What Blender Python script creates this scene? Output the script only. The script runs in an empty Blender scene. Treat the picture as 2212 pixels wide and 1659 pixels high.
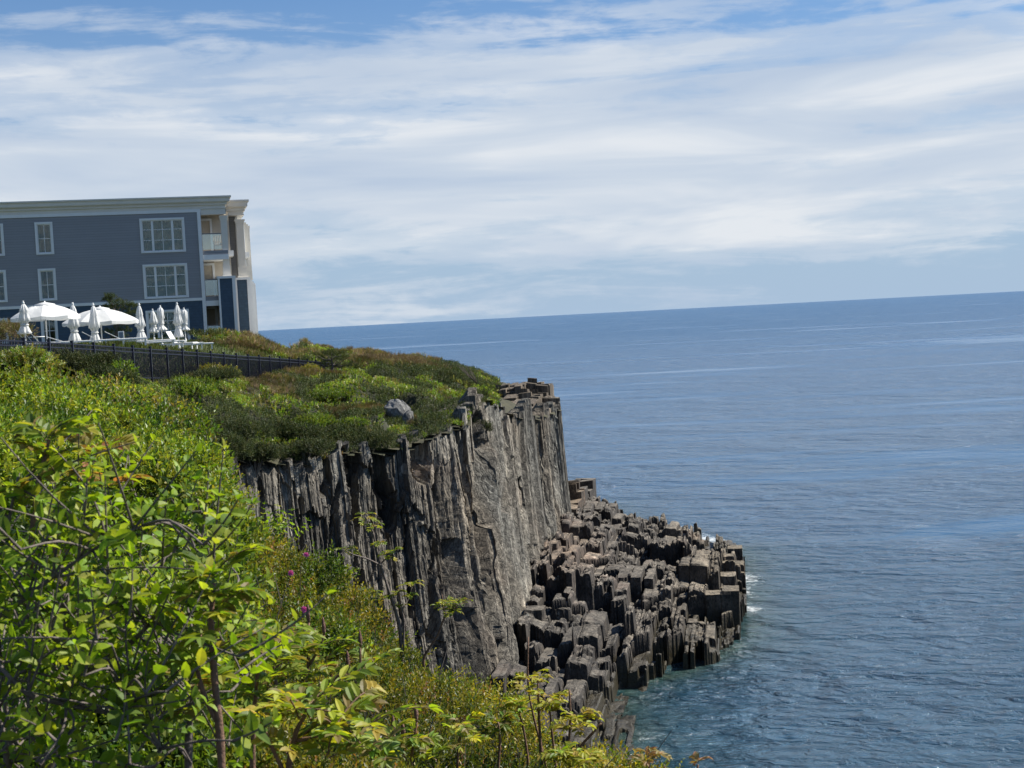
import bpy, math, random
import numpy as np
from mathutils import Vector, Matrix
random.seed(5); rng = np.random.default_rng(7)
SC = bpy.context.scene
COL = SC.collection

# ------------------------------------------------------------------ camera
F = 3072.0; CX, CY = 1106.0, 829.5           # focal length and centre in 2212x1659 units
EYE = np.array([0.0, 0.0, 16.0])
ROLL = math.atan(86/1656.0); PITCH = math.atan(143.8/F)
r0 = np.array([1.0, 0, 0]); u0 = np.array([0, math.sin(PITCH), math.cos(PITCH)])
fw = np.array([0, math.cos(PITCH), -math.sin(PITCH)])
RT = math.cos(ROLL)*r0 - math.sin(ROLL)*u0
UP = math.sin(ROLL)*r0 + math.cos(ROLL)*u0
cam = bpy.data.cameras.new('camera'); camo = bpy.data.objects.new('camera', cam); COL.objects.link(camo)
camo.matrix_world = Matrix(((RT[0], UP[0], -fw[0], EYE[0]), (RT[1], UP[1], -fw[1], EYE[1]), (RT[2], UP[2], -fw[2], EYE[2]), (0, 0, 0, 1)))
cam.sensor_width = 36; cam.lens = 36*F/2212.0; cam.clip_start = 0.1; cam.clip_end = 200000
cam.dof.use_dof = True; cam.dof.focus_distance = 60; cam.dof.aperture_fstop = 20
SC.camera = camo

# ------------------------------------------------------------------ sky and sun
SUN_AZ = math.radians(72); SUN_EL = math.radians(47)
S = Vector((math.sin(SUN_AZ)*math.cos(SUN_EL), math.cos(SUN_AZ)*math.cos(SUN_EL), math.sin(SUN_EL)))
sl = bpy.data.lights.new('sun', 'SUN'); sl.energy = 5.0; sl.angle = math.radians(0.5); sl.color = (1.0, 0.95, 0.86)
so = bpy.data.objects.new('sun', sl); COL.objects.link(so); so.rotation_mode = 'QUATERNION'
so.rotation_quaternion = S.to_track_quat('Z', 'Y'); so.location = (40, 20, 60)
SC.view_settings.view_transform = 'Standard'; SC.view_settings.look = 'None'
SC.view_settings.exposure = 0.68; SC.view_settings.gamma = 1.0
SC.render.engine = 'CYCLES'
SC.cycles.max_bounces = 6; SC.cycles.diffuse_bounces = 3; SC.cycles.glossy_bounces = 2; SC.cycles.transmission_bounces = 3
SC.cycles.caustics_reflective = False; SC.cycles.caustics_refractive = False

class NT:
    """tiny node helper"""
    def __init__(s, tree): s.t = tree; tree.nodes.clear()
    def n(s, typ, **kw):
        nd = s.t.nodes.new(typ)
        for k, v in kw.items(): setattr(nd, k, v)
        return nd
    def l(s, a, b): s.t.links.new(a, b)
    def math(s, op, a, b=None, c=None, clamp=False):
        nd = s.n('ShaderNodeMath', operation=op); nd.use_clamp = clamp
        for i, v in enumerate((a, b, c)):
            if v is None: continue
            if isinstance(v, (int, float)): nd.inputs[i].default_value = v
            else: s.l(v, nd.inputs[i])
        return nd.outputs[0]
    def noise(s, vec, scale, detail=4, rough=0.5, dist=0.0):
        nd = s.n('ShaderNodeTexNoise'); nd.inputs['Scale'].default_value = scale; nd.inputs['Detail'].default_value = detail
        nd.inputs['Roughness'].default_value = rough; nd.inputs['Distortion'].default_value = dist
        s.l(vec, nd.inputs['Vector']); return nd.outputs[0]
    def ramp(s, fac, stops, interp='LINEAR'):
        nd = s.n('ShaderNodeValToRGB'); cr = nd.color_ramp; cr.interpolation = interp
        while len(cr.elements) < len(stops): cr.elements.new(0.5)
        for e, (p, c) in zip(cr.elements, stops):
            e.position = p; e.color = (c, c, c, 1) if isinstance(c, (int, float)) else (*c, 1)
        s.l(fac, nd.inputs[0]); return nd.outputs[0]
    def mix(s, fac, a, b, mode='MIX'):
        nd = s.n('ShaderNodeMix', data_type='RGBA', blend_type=mode)
        if isinstance(fac, (int, float)): nd.inputs[0].default_value = fac
        else: s.l(fac, nd.inputs[0])
        for i, v in ((6, a), (7, b)):
            if isinstance(v, tuple): nd.inputs[i].default_value = (*v, 1)
            else: s.l(v, nd.inputs[i])
        return nd.outputs[2]
    def mapping(s, vec, scale=(1, 1, 1), rot=(0, 0, 0), loc=(0, 0, 0)):
        nd = s.n('ShaderNodeMapping'); nd.inputs['Scale'].default_value = scale
        nd.inputs['Rotation'].default_value = rot; nd.inputs['Location'].default_value = loc
        s.l(vec, nd.inputs['Vector']); return nd.outputs[0]

W = bpy.data.worlds.new('World'); SC.world = W; W.use_nodes = True
w = NT(W.node_tree)
sky = w.n('ShaderNodeTexSky', sky_type='NISHITA'); sky.sun_disc = False
sky.sun_elevation = SUN_EL; sky.sun_rotation = SUN_AZ; sky.air_density = 1.0; sky.dust_density = 0.6; sky.ozone_density = 1.6
geo = w.n('ShaderNodeTexCoord'); sep = w.n('ShaderNodeSeparateXYZ'); w.l(geo.outputs['Generated'], sep.inputs[0])
az = w.math('ARCTAN2', sep.outputs[0], sep.outputs[1]); el = sep.outputs[2]
cmb = w.n('ShaderNodeCombineXYZ'); w.l(az, cmb.inputs[0]); w.l(el, cmb.inputs[1])
AE = cmb.outputs[0]
def stretched(sx, sy, seed, scale, detail, rough, dist=0.3, tilt=0.0):
    m = w.mapping(AE, (sx, sy, 1), (0, 0, tilt), (seed, seed*0.7, 0)); return w.noise(m, scale, detail, rough, dist)
n_band = stretched(2.2, 22, 3.3, 1.0, 5, 0.50, 0.4, 0.0)       # broad long veils
n_wisp = stretched(7, 48, 11.3, 1.0, 9, 0.58, 0.5, 0.01)         # finer wisps
n_fine = stretched(30, 95, 7.9, 1.0, 7, 0.62, 0.4, 0.05)
# cloud cover against height above the horizon
cover = w.ramp(w.math('MULTIPLY', el, 3.3), [(0.0, 0.38), (0.12, 0.52), (0.24, 0.70), (0.42, 0.75), (0.54, 0.64), (0.66, 0.49), (0.80, 0.38), (1.0, 0.20)])
d0 = w.math('ADD', w.math('MULTIPLY', n_band, 1.10), w.math('MULTIPLY', n_wisp, 0.90))
d1 = w.math('ADD', d0, w.math('MULTIPLY', n_fine, 0.30))
gap = w.math('MULTIPLY', w.ramp(w.math('ADD', w.math('MULTIPLY', az, 1.2), 0.5), [(0.05, 1.0), (0.42, 0.0)]), w.ramp(w.math('MULTIPLY', el, 3.3), [(0.36, 0.0), (0.55, 1.0)]))
d2 = w.math('SUBTRACT', w.math('ADD', d1, w.math('MULTIPLY', cover, 1.3)), w.math('MULTIPLY', gap, 0.16))
dens = w.math('MULTIPLY_ADD', d2, 2.5, -4.16, clamp=True)
dens = w.math('MULTIPLY', w.ramp(dens, [(0, 0.0), (0.5, 0.60), (1, 1)], 'EASE'), 0.93)
n_shade = stretched(4, 30, 21.0, 1.0, 4, 0.5, 0.5, 0.01)
cl = w.ramp(n_shade, [(0.30, (6.2, 7.4, 9.2)), (0.52, (7.8, 8.7, 9.9)), (0.66, (10.0, 10.4, 10.9))])
base = w.mix(w.ramp(el, [(0.0, 0.95), (0.08, 0.75), (0.16, .35), (0.25, 0.05)]), w.mix(1.0, sky.outputs[0], (0.66, 1.02, 1.42), 'MULTIPLY'), (5.1, 6.75, 8.9))
col = w.mix(dens, base, cl)
bg = w.n('ShaderNodeBackground'); bg.inputs[1].default_value = 0.05; w.l(col, bg.inputs[0])
wo = w.n('ShaderNodeOutputWorld'); w.l(bg.outputs[0], wo.inputs[0])

# ------------------------------------------------------------------ helpers
def ray(px, py):
    px = np.asarray(px, float); py = np.asarray(py, float)
    return fw + ((px-CX)/F)[..., None]*RT - ((py-CY)/F)[..., None]*UP
def P(px, py, D):
    d = ray(px, py); return EYE + d*(np.asarray(D, float)/d[..., 1])[..., None]
def Gz(px, py, z):
    d = ray(px, py); return EYE + d*((z-EYE[2])/d[..., 2])[..., None]
def proj(Q):
    v = np.asarray(Q, float)-EYE; dz = v@fw
    return CX + F*(v@RT)/dz, CY - F*(v@UP)/dz

def hsh(*a):
    h = np.zeros(np.broadcast(*a).shape, dtype=np.uint64)
    for i, x in enumerate(a):
        xi = np.asarray(np.floor(x), dtype=np.int64).astype(np.uint64)
        h = (h ^ (xi + np.uint64(0x9E3779B9) + (h << np.uint64(6)) + (h >> np.uint64(2)))) * np.uint64(0xBF58476D1CE4E5B9)
        h ^= h >> np.uint64(29)
    h *= np.uint64(0x94D049BB133111EB); h ^= h >> np.uint64(32)
    return (h & np.uint64(0xFFFFFF)).astype(float)/float(0xFFFFFF)
def vnoise(x, y, seed=0):
    xi = np.floor(x); yi = np.floor(y); fx = x-xi; fy = y-yi
    fx = fx*fx*(3-2*fx); fy = fy*fy*(3-2*fy)
    s_ = np.full(np.shape(x), float(seed))
    a = hsh(xi, yi, s_); b = hsh(xi+1, yi, s_); c = hsh(xi, yi+1, s_); d = hsh(xi+1, yi+1, s_)
    return ((a*(1-fx)+b*fx)*(1-fy) + (c*(1-fx)+d*fx)*fy)*2-1
def fbm(x, y, seed=0, octs=4, gain=0.5):
    t = 0; a = 1; n = 0
    for o in range(octs):
        t = t + a*vnoise(x*2**o+17.3*o, y*2**o-9.1*o, seed+o); n += a; a *= gain
    return t/n
class TPS:
    def __init__(s, pts, z, lam=0.02):
        s.p = np.asarray(pts, float); n = len(s.p)
        K = s.k(np.linalg.norm(s.p[:, None]-s.p[None], axis=2)) + lam*np.eye(n)*50
        Pm = np.c_[np.ones(n), s.p]; A = np.block([[K, Pm], [Pm.T, np.zeros((3, 3))]])
        s.w = np.linalg.solve(A, np.r_[z, 0, 0, 0])
    def k(s, r): return r*r*np.log(r+1e-9)
    def __call__(s, x, y):
        x = np.asarray(x, float); sh = x.shape; q = np.c_[x.ravel(), np.asarray(y, float).ravel()]
        out = s.w[-3] + q@s.w[-2:]
        for i in range(len(s.p)):
            out += s.w[i]*s.k(np.hypot(q[:, 0]-s.p[i, 0], q[:, 1]-s.p[i, 1]))
        return out.reshape(sh)

def tag(o, label=None, cat=None, group=None, kind=None):
    if label: o['label'] = label
    if cat: o['category'] = cat
    if group: o['group'] = group
    if kind: o['kind'] = kind
    return o
def empty(name, loc, label, cat, group=None, rz=0):
    o = bpy.data.objects.new(name, None); COL.objects.link(o); o.location = tuple(loc); o.rotation_euler = (0, 0, rz)
    o.empty_display_size = 0.2
    return tag(o, label, cat, group)
def link(name, me, mat, parent=None, smooth=False):
    if mat is not None: me.materials.append(mat)
    o = bpy.data.objects.new(name, me); COL.objects.link(o)
    if parent is not None:
        o.parent = parent; o.matrix_parent_inverse = Matrix.Identity(4)
    if smooth: me.polygons.foreach_set('use_smooth', np.ones(len(me.polygons), dtype=bool))
    return o
def npmesh(name, V, faces_list, col=None):
    """V (n,3); faces_list: list of int arrays (m,k). col: (n,3) colour per vertex"""
    me = bpy.data.meshes.new(name); V = np.ascontiguousarray(V, dtype=np.float32)
    me.vertices.add(len(V)); me.vertices.foreach_set('co', V.ravel())
    loops = np.concatenate([f.ravel() for f in faces_list]).astype(np.int32)
    sizes = np.concatenate([np.full(len(f), f.shape[1], dtype=np.int32) for f in faces_list])
    me.loops.add(len(loops)); me.loops.foreach_set('vertex_index', loops)
    me.polygons.add(len(sizes)); st = np.zeros(len(sizes), dtype=np.int32); st[1:] = np.cumsum(sizes)[:-1]
    me.polygons.foreach_set('loop_start', st); me.polygons.foreach_set('loop_total', sizes)
    me.update(calc_edges=True); me.polygons.foreach_set('use_smooth', np.zeros(len(sizes), dtype=bool))
    if col is not None:
        at = me.attributes.new('tone', 'FLOAT_COLOR', 'POINT')
        at.data.foreach_set('color', np.c_[col, np.ones(len(col))].astype(np.float32).ravel())
    return me
def rel(V, parent): return V - np.array(parent.location)[None]

class MB:
    """collects boxes, prisms and tubes into one mesh"""
    def __init__(s): s.v = []; s.f = []; s.n = 0
    def add(s, v, f):
        s.v += [tuple(map(float, q)) for q in v]; s.f += [tuple(i+s.n for i in t) for t in f]; s.n = len(s.v)
    def box(s, x0, x1, y0, y1, z0, z1, M=None):
        v = [(x, y, z) for z in (z0, z1) for y in (y0, y1) for x in (x0, x1)]
        if M is not None: v = [M(q) for q in v]
        s.add(v, [(0, 2, 3, 1), (4, 5, 7, 6), (0, 1, 5, 4), (2, 6, 7, 3), (0, 4, 6, 2), (1, 3, 7, 5)])
    def tube(s, pts, rad, k=6, caps=True):
        pts = [Vector(p) for p in pts]; n = len(pts)
        if isinstance(rad, (int, float)): rad = [rad]*n
        vs = []; a = None
        for i, p in enumerate(pts):
            t = (pts[min(i+1, n-1)]-pts[max(i-1, 0)]).normalized()
            if a is None:
                a = t.orthogonal().normalized()
            a = (a - t*a.dot(t)).normalized(); b = t.cross(a)
            for j in range(k):
                th = 2*math.pi*j/k; vs.append(p + (a*math.cos(th)+b*math.sin(th))*rad[i])
        fs = [(i*k+j, i*k+(j+1) % k, (i+1)*k+(j+1) % k, (i+1)*k+j) for i in range(n-1) for j in range(k)]
        if caps: fs += [tuple(range(k-1, -1, -1)), tuple((n-1)*k+j for j in range(k))]
        s.add(vs, fs)
    def lathe(s, prof, c=(0, 0, 0), k=16, wob=None):
        vs = []
        for i, (r, z) in enumerate(prof):
            for j in range(k):
                th = 2*math.pi*j/k; rr = r*(wob(j, i) if wob else 1)
                vs.append((c[0]+rr*math.cos(th), c[1]+rr*math.sin(th), c[2]+z))
        n = len(prof)
        fs = [(i*k+j, i*k+(j+1) % k, (i+1)*k+(j+1) % k, (i+1)*k+j) for i in range(n-1) for j in range(k)]
        fs += [tuple(range(k-1, -1, -1)), tuple((n-1)*k+j for j in range(k))]
        s.add(vs, fs)
    def build(s, name, mat, parent=None, smooth=False, bevel=0):
        me = bpy.data.meshes.new(name); me.from_pydata(s.v, [], s.f); me.update()
        o = link(name, me, mat, parent, smooth)
        if bevel:
            b = o.modifiers.new('bevel', 'BEVEL'); b.width = bevel; b.segments = 2; b.limit_method = 'ANGLE'
        return o

# ------------------------------------------------------------------ materials
def mat(name, color, rough=0.6, noise=0.0, nscale=8, metal=0.0, bump=0.0, trans=0.0, spec=0.5):
    m = bpy.data.materials.new(name); m.use_nodes = True; t = NT(m.node_tree)
    b = t.n('ShaderNodeBsdfPrincipled'); o = t.n('ShaderNodeOutputMaterial')
    b.inputs['Base Color'].default_value = (*color, 1); b.inputs['Roughness'].default_value = rough
    b.inputs['Metallic'].default_value = metal; b.inputs['Specular IOR Level'].default_value = spec
    tc = t.n('ShaderNodeTexCoord')
    nz = t.noise(tc.outputs['Object'], nscale, 5, 0.6)
    if noise:
        lo = tuple(c*(1-noise) for c in color); hi = tuple(min(1, c*(1+noise)) for c in color)
        t.l(t.ramp(nz, [(0.3, lo), (0.7, hi)]), b.inputs['Base Color'])
    if bump:
        bp = t.n('ShaderNodeBump'); bp.inputs['Strength'].default_value = bump; bp.inputs['Distance'].default_value = 0.02
        t.l(nz, bp.inputs['Height']); t.l(bp.outputs[0], b.inputs['Normal'])
    last = b.outputs[0]
    if trans:
        tr = t.n('ShaderNodeBsdfTranslucent'); tr.inputs[0].default_value = (*color, 1)
        ms = t.n('ShaderNodeMixShader'); ms.inputs[0].default_value = trans
        t.l(b.outputs[0], ms.inputs[1]); t.l(tr.outputs[0], ms.inputs[2]); last = ms.outputs[0]
    t.l(last, o.inputs[0]); return m

def leaf_mat(name, rough=0.4, trans=0.45, spec=0.5, tgain=(1.25, 1.2, 0.5)):
    m = bpy.data.materials.new(name); m.use_nodes = True; t = NT(m.node_tree)
    at = t.n('ShaderNodeAttribute'); at.attribute_name = 'tone'
    b = t.n('ShaderNodeBsdfPrincipled'); t.l(at.outputs[0], b.inputs['Base Color']); b.inputs['Roughness'].default_value = rough
    b.inputs['Specular IOR Level'].default_value = spec
    tr = t.n('ShaderNodeBsdfTranslucent'); t.l(t.mix(1.0, at.outputs[0], tgain, 'MULTIPLY'), tr.inputs[0])
    ms = t.n('ShaderNodeMixShader'); ms.inputs[0].default_value = trans
    t.l(b.outputs[0], ms.inputs[1]); t.l(tr.outputs[0], ms.inputs[2])
    o = t.n('ShaderNodeOutputMaterial'); t.l(ms.outputs[0], o.inputs[0]); return m

def rock_mat(name, tones, streak=(1.5, 1.5, 0.25), wet_shaded=False, rot=0.0, crk=0.8):
    m = bpy.data.materials.new(name); m.use_nodes = True; t = NT(m.node_tree)
    g = t.n('ShaderNodeNewGeometry'); pos = g.outputs['Position']
    st = t.noise(t.mapping(pos, streak, (0, rot, 0)), 1.6, 8, 0.68, 0.4)
    c = t.ramp(st, [(0.28, tones[0]), (0.45, tones[1]), (0.58, tones[2]), (0.74, tones[3])])
    fine = t.noise(t.mapping(pos, (11, 11, 11*streak[2]/streak[0]*.7), (0, rot, 0)), 1.4, 7, 0.7)
    vo = t.n('ShaderNodeTexVoronoi', feature='DISTANCE_TO_EDGE'); vo.inputs['Scale'].default_value = 1.0
    wv = t.n('ShaderNodeVectorMath', operation='ADD'); nz_ = t.n('ShaderNodeTexNoise'); nz_.inputs['Scale'].default_value = 1.3; nz_.inputs['Detail'].default_value = 4; t.l(pos, nz_.inputs['Vector']); sc_ = t.n('ShaderNodeVectorMath', operation='SCALE'); t.l(nz_.outputs[1], sc_.inputs[0]); sc_.inputs['Scale'].default_value = .35; t.l(pos, wv.inputs[0]); t.l(sc_.outputs[0], wv.inputs[1])
    t.l(t.mapping(wv.outputs[0], (streak[0]*crk, streak[1]*crk, streak[2]*crk*.45)), vo.inputs['Vector'])
    crack = t.ramp(vo.outputs[0], [(0.0, 1.0), (0.05, 0.0)])
    c = t.mix(t.math('MULTIPLY', crack, 0.35), c, tuple(x*0.35 for x in tones[0]))
    c = t.mix(t.ramp(fine, [(0.38, 0.75), (0.54, 0.0)]), c, tuple(x*0.45 for x in tones[0]))
    patch = t.noise(pos, 0.35, 5, 0.6)
    c = t.mix(t.ramp(patch, [(0.55, 0.0), (0.68, 0.5)]), c, tones[4])
    at = t.n('ShaderNodeAttribute'); at.attribute_name = 'tone'
    c = t.mix(1.0, c, at.outputs[0], 'MULTIPLY')
    if wet_shaded:   # shade painted into the colour: steep faces darkened by their slope, tops kept pale
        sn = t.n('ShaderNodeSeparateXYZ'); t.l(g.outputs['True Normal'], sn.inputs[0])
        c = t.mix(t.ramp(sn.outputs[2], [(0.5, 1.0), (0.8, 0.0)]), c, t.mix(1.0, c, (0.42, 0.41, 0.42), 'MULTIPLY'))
    lich = t.noise(pos, 2.6, 6, 0.65)
    c = t.mix(t.ramp(lich, [(0.64, 0.0), (0.70, 0.55)]), c, (0.36, 0.35, 0.30))
    rgh = 0.85
    b = t.n('ShaderNodeBsdfPrincipled'); b.inputs['Specular IOR Level'].default_value = 0.35
    if wet_shaded:   # weed and wet stone near the water line
        sp = t.n('ShaderNodeSeparateXYZ'); t.l(pos, sp.inputs[0])
        hz = t.math('ADD', sp.outputs[2], t.math('MULTIPLY', t.noise(pos, 0.9, 5, 0.6), 1.6))
        wetf = t.ramp(t.math('MULTIPLY', hz, 0.25), [(0.36, 1.0), (0.50, 0.0)])
        c = t.mix(wetf, c, t.ramp(t.noise(pos, 5, 5, 0.7), [(0.3, (0.012, 0.012, 0.010)), (0.6, (0.045, 0.036, 0.018))]))
        t.l(t.ramp(wetf, [(0, 0.85), (1, 0.45)]), b.inputs['Roughness'])
    else: b.inputs['Roughness'].default_value = rgh
    t.l(c, b.inputs['Base Color'])
    h = t.math('SUBTRACT', t.noise(t.mapping(pos, (7, 7, 7*streak[2]/streak[0]), (0, rot, 0)), 1.5, 8, 0.72), t.math('MULTIPLY', crack, 0.35))
    h = t.math('ADD', h, t.math('MULTIPLY', t.noise(pos, 6.0, 6, 0.7), 0.5))
    bp = t.n('ShaderNodeBump'); bp.inputs['Strength'].default_value = 0.8; bp.inputs['Distance'].default_value = 0.07
    t.l(h, bp.inputs['Height']); t.l(bp.outputs[0], b.inputs['Normal'])
    o = t.n('ShaderNodeOutputMaterial'); t.l(b.outputs[0], o.inputs[0]); return m

M_LEAF = leaf_mat('leaf', 0.45, 0.45, 0.4, (1.3, 1.25, 0.45))
M_LEAFBIG = leaf_mat('broad_leaf', 0.5, 0.5, 0.35, (1.35, 1.35, 0.4))
M_NEEDLE = leaf_mat('needle', 0.6, 0.2, 0.3)
M_CLIFF = rock_mat('slate_cliff_rock', [(0.034, 0.031, 0.027), (0.125, 0.112, 0.090), (0.25, 0.226, 0.182), (0.41, 0.37, 0.305), (0.17, 0.14, 0.11)], (2.4, 2.4, 0.22))
M_LEDGE = rock_mat('ledge_rock', [(0.040, 0.036, 0.032), (0.125, 0.110, 0.090), (0.23, 0.20, 0.16), (0.36, 0.31, 0.25), (0.27, 0.205, 0.16)], (1.2, 1.2, 0.8), wet_shaded=True)
M_BOULDER = rock_mat('boulder_rock', [(0.10, 0.10, 0.095), (0.20, 0.20, 0.19), (0.29, 0.285, 0.27), (0.40, 0.39, 0.37), (0.22, 0.215, 0.20)], (1.5, 1.5, 1.5))
M_BARK = mat('grey_bark', (0.13, 0.105, 0.09), 0.8, 0.45, 40, bump=0.5)
M_SUMAC = mat('brown_bark', (0.17, 0.095, 0.06), 0.75, 0.4, 60, bump=0.4)
M_TWIG = mat('dry_twig', (0.15, 0.12, 0.095), 0.85, 0.3, 30)
M_SOIL = mat('soil_and_litter', (0.055, 0.048, 0.028), 0.95, 0.5, 3, bump=0.6)
M_WHITE = mat('white_paint', (0.78, 0.78, 0.76), 0.5, 0.03, 3)
M_TRIM = mat('trim_paint', (0.74, 0.74, 0.72), 0.5, 0.04, 2)
M_CORN = mat('cornice_paint', (0.70, 0.65, 0.56), 0.6, 0.05, 1.5)
M_CLOTH = mat('umbrella_cloth', (0.82, 0.82, 0.80), 0.8, 0.03, 6, trans=0.35)
M_IRON = mat('black_iron', (0.009, 0.010, 0.022), 0.45, 0.2, 10)
M_BEIGE = mat('beige_render', (0.50, 0.44, 0.35), 0.8, 0.06, 2)
M_WOOD = mat('wood', (0.33, 0.18, 0.09), 0.6, 0.3, 12)
M_WICK = mat('wicker', (0.13, 0.08, 0.05), 0.8, 0.4, 40)
M_CURT = mat('curtain', (0.035, 0.085, 0.080), 0.9, 0.35, 5)
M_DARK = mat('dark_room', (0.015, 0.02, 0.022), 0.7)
M_PINK = mat('pink_petal', (0.66, 0.12, 0.36), 0.6, 0.15, 30, trans=0.35)
M_PALE = mat('white_petal', (0.75, 0.75, 0.70), 0.6, trans=0.3)
M_SEED = mat('seed_head', (0.15, 0.08, 0.06), 0.9, 0.4, 60, bump=0.8)
M_DECK = mat('terrace_paving', (0.30, 0.29, 0.26), 0.8, 0.2, 2)
M_LAWN = mat('grass_ground', (0.05, 0.065, 0.02), 0.95, 0.5, 2, bump=0.5)

def siding(name, c, step, shingle=False):
    m = bpy.data.materials.new(name); m.use_nodes = True; t = NT(m.node_tree)
    g = t.n('ShaderNodeNewGeometry'); sp = t.n('ShaderNodeSeparateXYZ'); t.l(g.outputs['Position'], sp.inputs[0])
    z = t.math('DIVIDE', sp.outputs[2], step); fr = t.math('FRACT', z)
    b = t.n('ShaderNodeBsdfPrincipled'); b.inputs['Roughness'].default_value = 0.65
    row = t.n('ShaderNodeTexWhiteNoise', noise_dimensions='2D' if shingle else '1D')
    if shingle:
        cb = t.n('ShaderNodeCombineXYZ'); t.l(t.math('FLOOR', z), cb.inputs[0])
        t.l(t.math('FLOOR', t.math('ADD', t.math('MULTIPLY', sp.outputs[0], 6.0), t.math('MULTIPLY', t.math('FLOOR', z), 0.37))), cb.inputs[1]); t.l(cb.outputs[0], row.inputs['Vector'])
    else: t.l(t.math('FLOOR', z), row.inputs['W'])
    cc = t.mix(row.outputs['Value'], tuple(x*(0.86 if shingle else .96) for x in c), tuple(x*(1.12 if shingle else 1.04) for x in c))
    cc = t.mix(t.ramp(t.noise(g.outputs['Position'], 0.5, 5, 0.6), [(0.3, 0.0), (0.7, 0.25)]), cc, tuple(x*1.35 for x in c))
    cc = t.mix(t.ramp(fr, [(0.0, 0.75), (0.07, 0.0)]), cc, tuple(x*0.25 for x in c))
    t.l(cc, b.inputs['Base Color'])
    bp = t.n('ShaderNodeBump'); bp.inputs['Strength'].default_value = 0.6; bp.inputs['Distance'].default_value = 0.03
    t.l(t.math('SUBTRACT', 1.0, fr), bp.inputs['Height']); t.l(bp.outputs[0], b.inputs['Normal'])
    o = t.n('ShaderNodeOutputMaterial'); t.l(b.outputs[0], o.inputs[0]); return m
M_SIDE = siding('blue_grey_lap_siding', (0.250, 0.250, 0.255), 0.17)
M_NAVY = siding('navy_shingles', (0.038, 0.070, 0.105), 0.19, True)

def glass_mat(name, wav=0.35, alpha=0.35):
    m = bpy.data.materials.new(name); m.use_nodes = True; t = NT(m.node_tree)
    g = t.n('ShaderNodeNewGeometry')
    gl = t.n('ShaderNodeBsdfGlossy'); gl.inputs['Roughness'].default_value = 0.03; gl.inputs[0].default_value = (0.9, 0.97, 1, 1)
    tr = t.n('ShaderNodeBsdfTransparent'); tr.inputs[0].default_value = (0.82, 0.92, 0.90, 1)
    bp = t.n('ShaderNodeBump'); bp.inputs['Strength'].default_value = wav; bp.inputs['Distance'].default_value = 0.02
    t.l(t.noise(g.outputs['Position'], 1.1, 2, 0.4, 0.6), bp.inputs['Height']); t.l(bp.outputs[0], gl.inputs['Normal'])
    ms = t.n('ShaderNodeMixShader'); ms.inputs[0].default_value = alpha
    t.l(tr.outputs[0], ms.inputs[1]); t.l(gl.outputs[0], ms.inputs[2])
    o = t.n('ShaderNodeOutputMaterial'); t.l(ms.outputs[0], o.inputs[0]); return m
M_GLASS = glass_mat('window_glass', 1.2, 0.055)
M_RAILG = glass_mat('railing_glass', 0.0, 0.16)

# ------------------------------------------------------------------ leaf builders
def unit(a): return a/np.maximum(np.linalg.norm(a, axis=-1, keepdims=True), 1e-9)
def rhombs(pos, d, nrm, L, Wd, fold=0.18):
    d = unit(d); s_ = unit(np.cross(d, nrm)); n2 = np.cross(s_, d)
    L = L[:, None]; Wd = Wd[:, None]
    mid = pos + d*L*0.45 ; up = n2*Wd*fold
    V = np.stack([pos, mid - s_*Wd*0.5 + up, pos + d*L - n2*L*0.08, mid + s_*Wd*0.5 + up], 1).reshape(-1, 3)
    b = np.arange(len(pos))[:, None]*4
    F_ = np.concatenate([b+np.array([[0, 1, 2]]), b+np.array([[0, 2, 3]])], 0)
    return V, [F_]
def ovates(pos, d, nrm, L, Wd, fold=0.2, droop=0.25):
    d = unit(d); s_ = unit(np.cross(d, nrm)); n2 = np.cross(s_, d)
    ts = [0.0, 0.2, 0.48, 0.78, 1.0]; ws = [0, 0.72, 1.0, 0.66, 0]
    L = L[:, None]; Wd = Wd[:, None]; vs = []
    for t_, w_ in zip(ts, ws):
        c = pos + d*L*t_ - n2*L*droop*t_*t_
        if w_ == 0: vs.append(c)
        else: vs += [c - s_*Wd*0.5*w_ + n2*Wd*fold*w_, c, c + s_*Wd*0.5*w_ + n2*Wd*fold*w_]
    V = np.stack(vs, 1).reshape(-1, 3); b = np.arange(len(pos))[:, None]*11
    tri = [[0, 1, 2], [0, 2, 3], [7, 10, 8], [8, 10, 9]]
    quad = [[1, 4, 5, 2], [2, 5, 6, 3], [4, 7, 8, 5], [5, 8, 9, 6]]
    T_ = np.concatenate([b+np.array([q]) for q in tri], 0); Q_ = np.concatenate([b+np.array([q]) for q in quad], 0)
    return V, [T_, Q_]
def randdir(n): return unit(rng.normal(size=(n, 3)))
def twig_leaves(base, axis, tl, k, L, Wd, spread=0.9, upn=0.8):
    """k leaves along each twig; returns pos, dir, normal, L, W, twig index"""
    n = len(base); t = np.linspace(0.15, 1.0, k)[None, :] + rng.uniform(-.04, .04, (n, k))
    axis = unit(axis); a = unit(np.cross(axis, randdir(n))); b = np.cross(axis, a)
    ph = (np.arange(k)[None, :]*2.4 + rng.uniform(0, 6.28, (n, 1)) + rng.normal(0, .3, (n, k)))[..., None]
    radial = a[:, None]*np.cos(ph)+b[:, None]*np.sin(ph)
    pos = base[:, None] + axis[:, None]*(t*tl[:, None])[..., None]
    sp = (spread*(1.15-0.7*t))[..., None]
    d = axis[:, None]*(1-0.3*sp) + radial*sp
    nr = axis[:, None]*upn - radial*0.3 + rng.normal(0, .25, (n, k, 3)) + np.array([0, 0, .3])
    Ls = L[:, None]*rng.uniform(.7, 1.15, (n, k))*(1.05-0.35*np.abs(t-.5)*2); Ws = Ls*(Wd[:, None]/L[:, None])
    idx = np.repeat(np.arange(n), k)
    return pos.reshape(-1, 3), d.reshape(-1, 3), nr.reshape(-1, 3), Ls.ravel(), Ws.ravel(), idx
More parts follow.
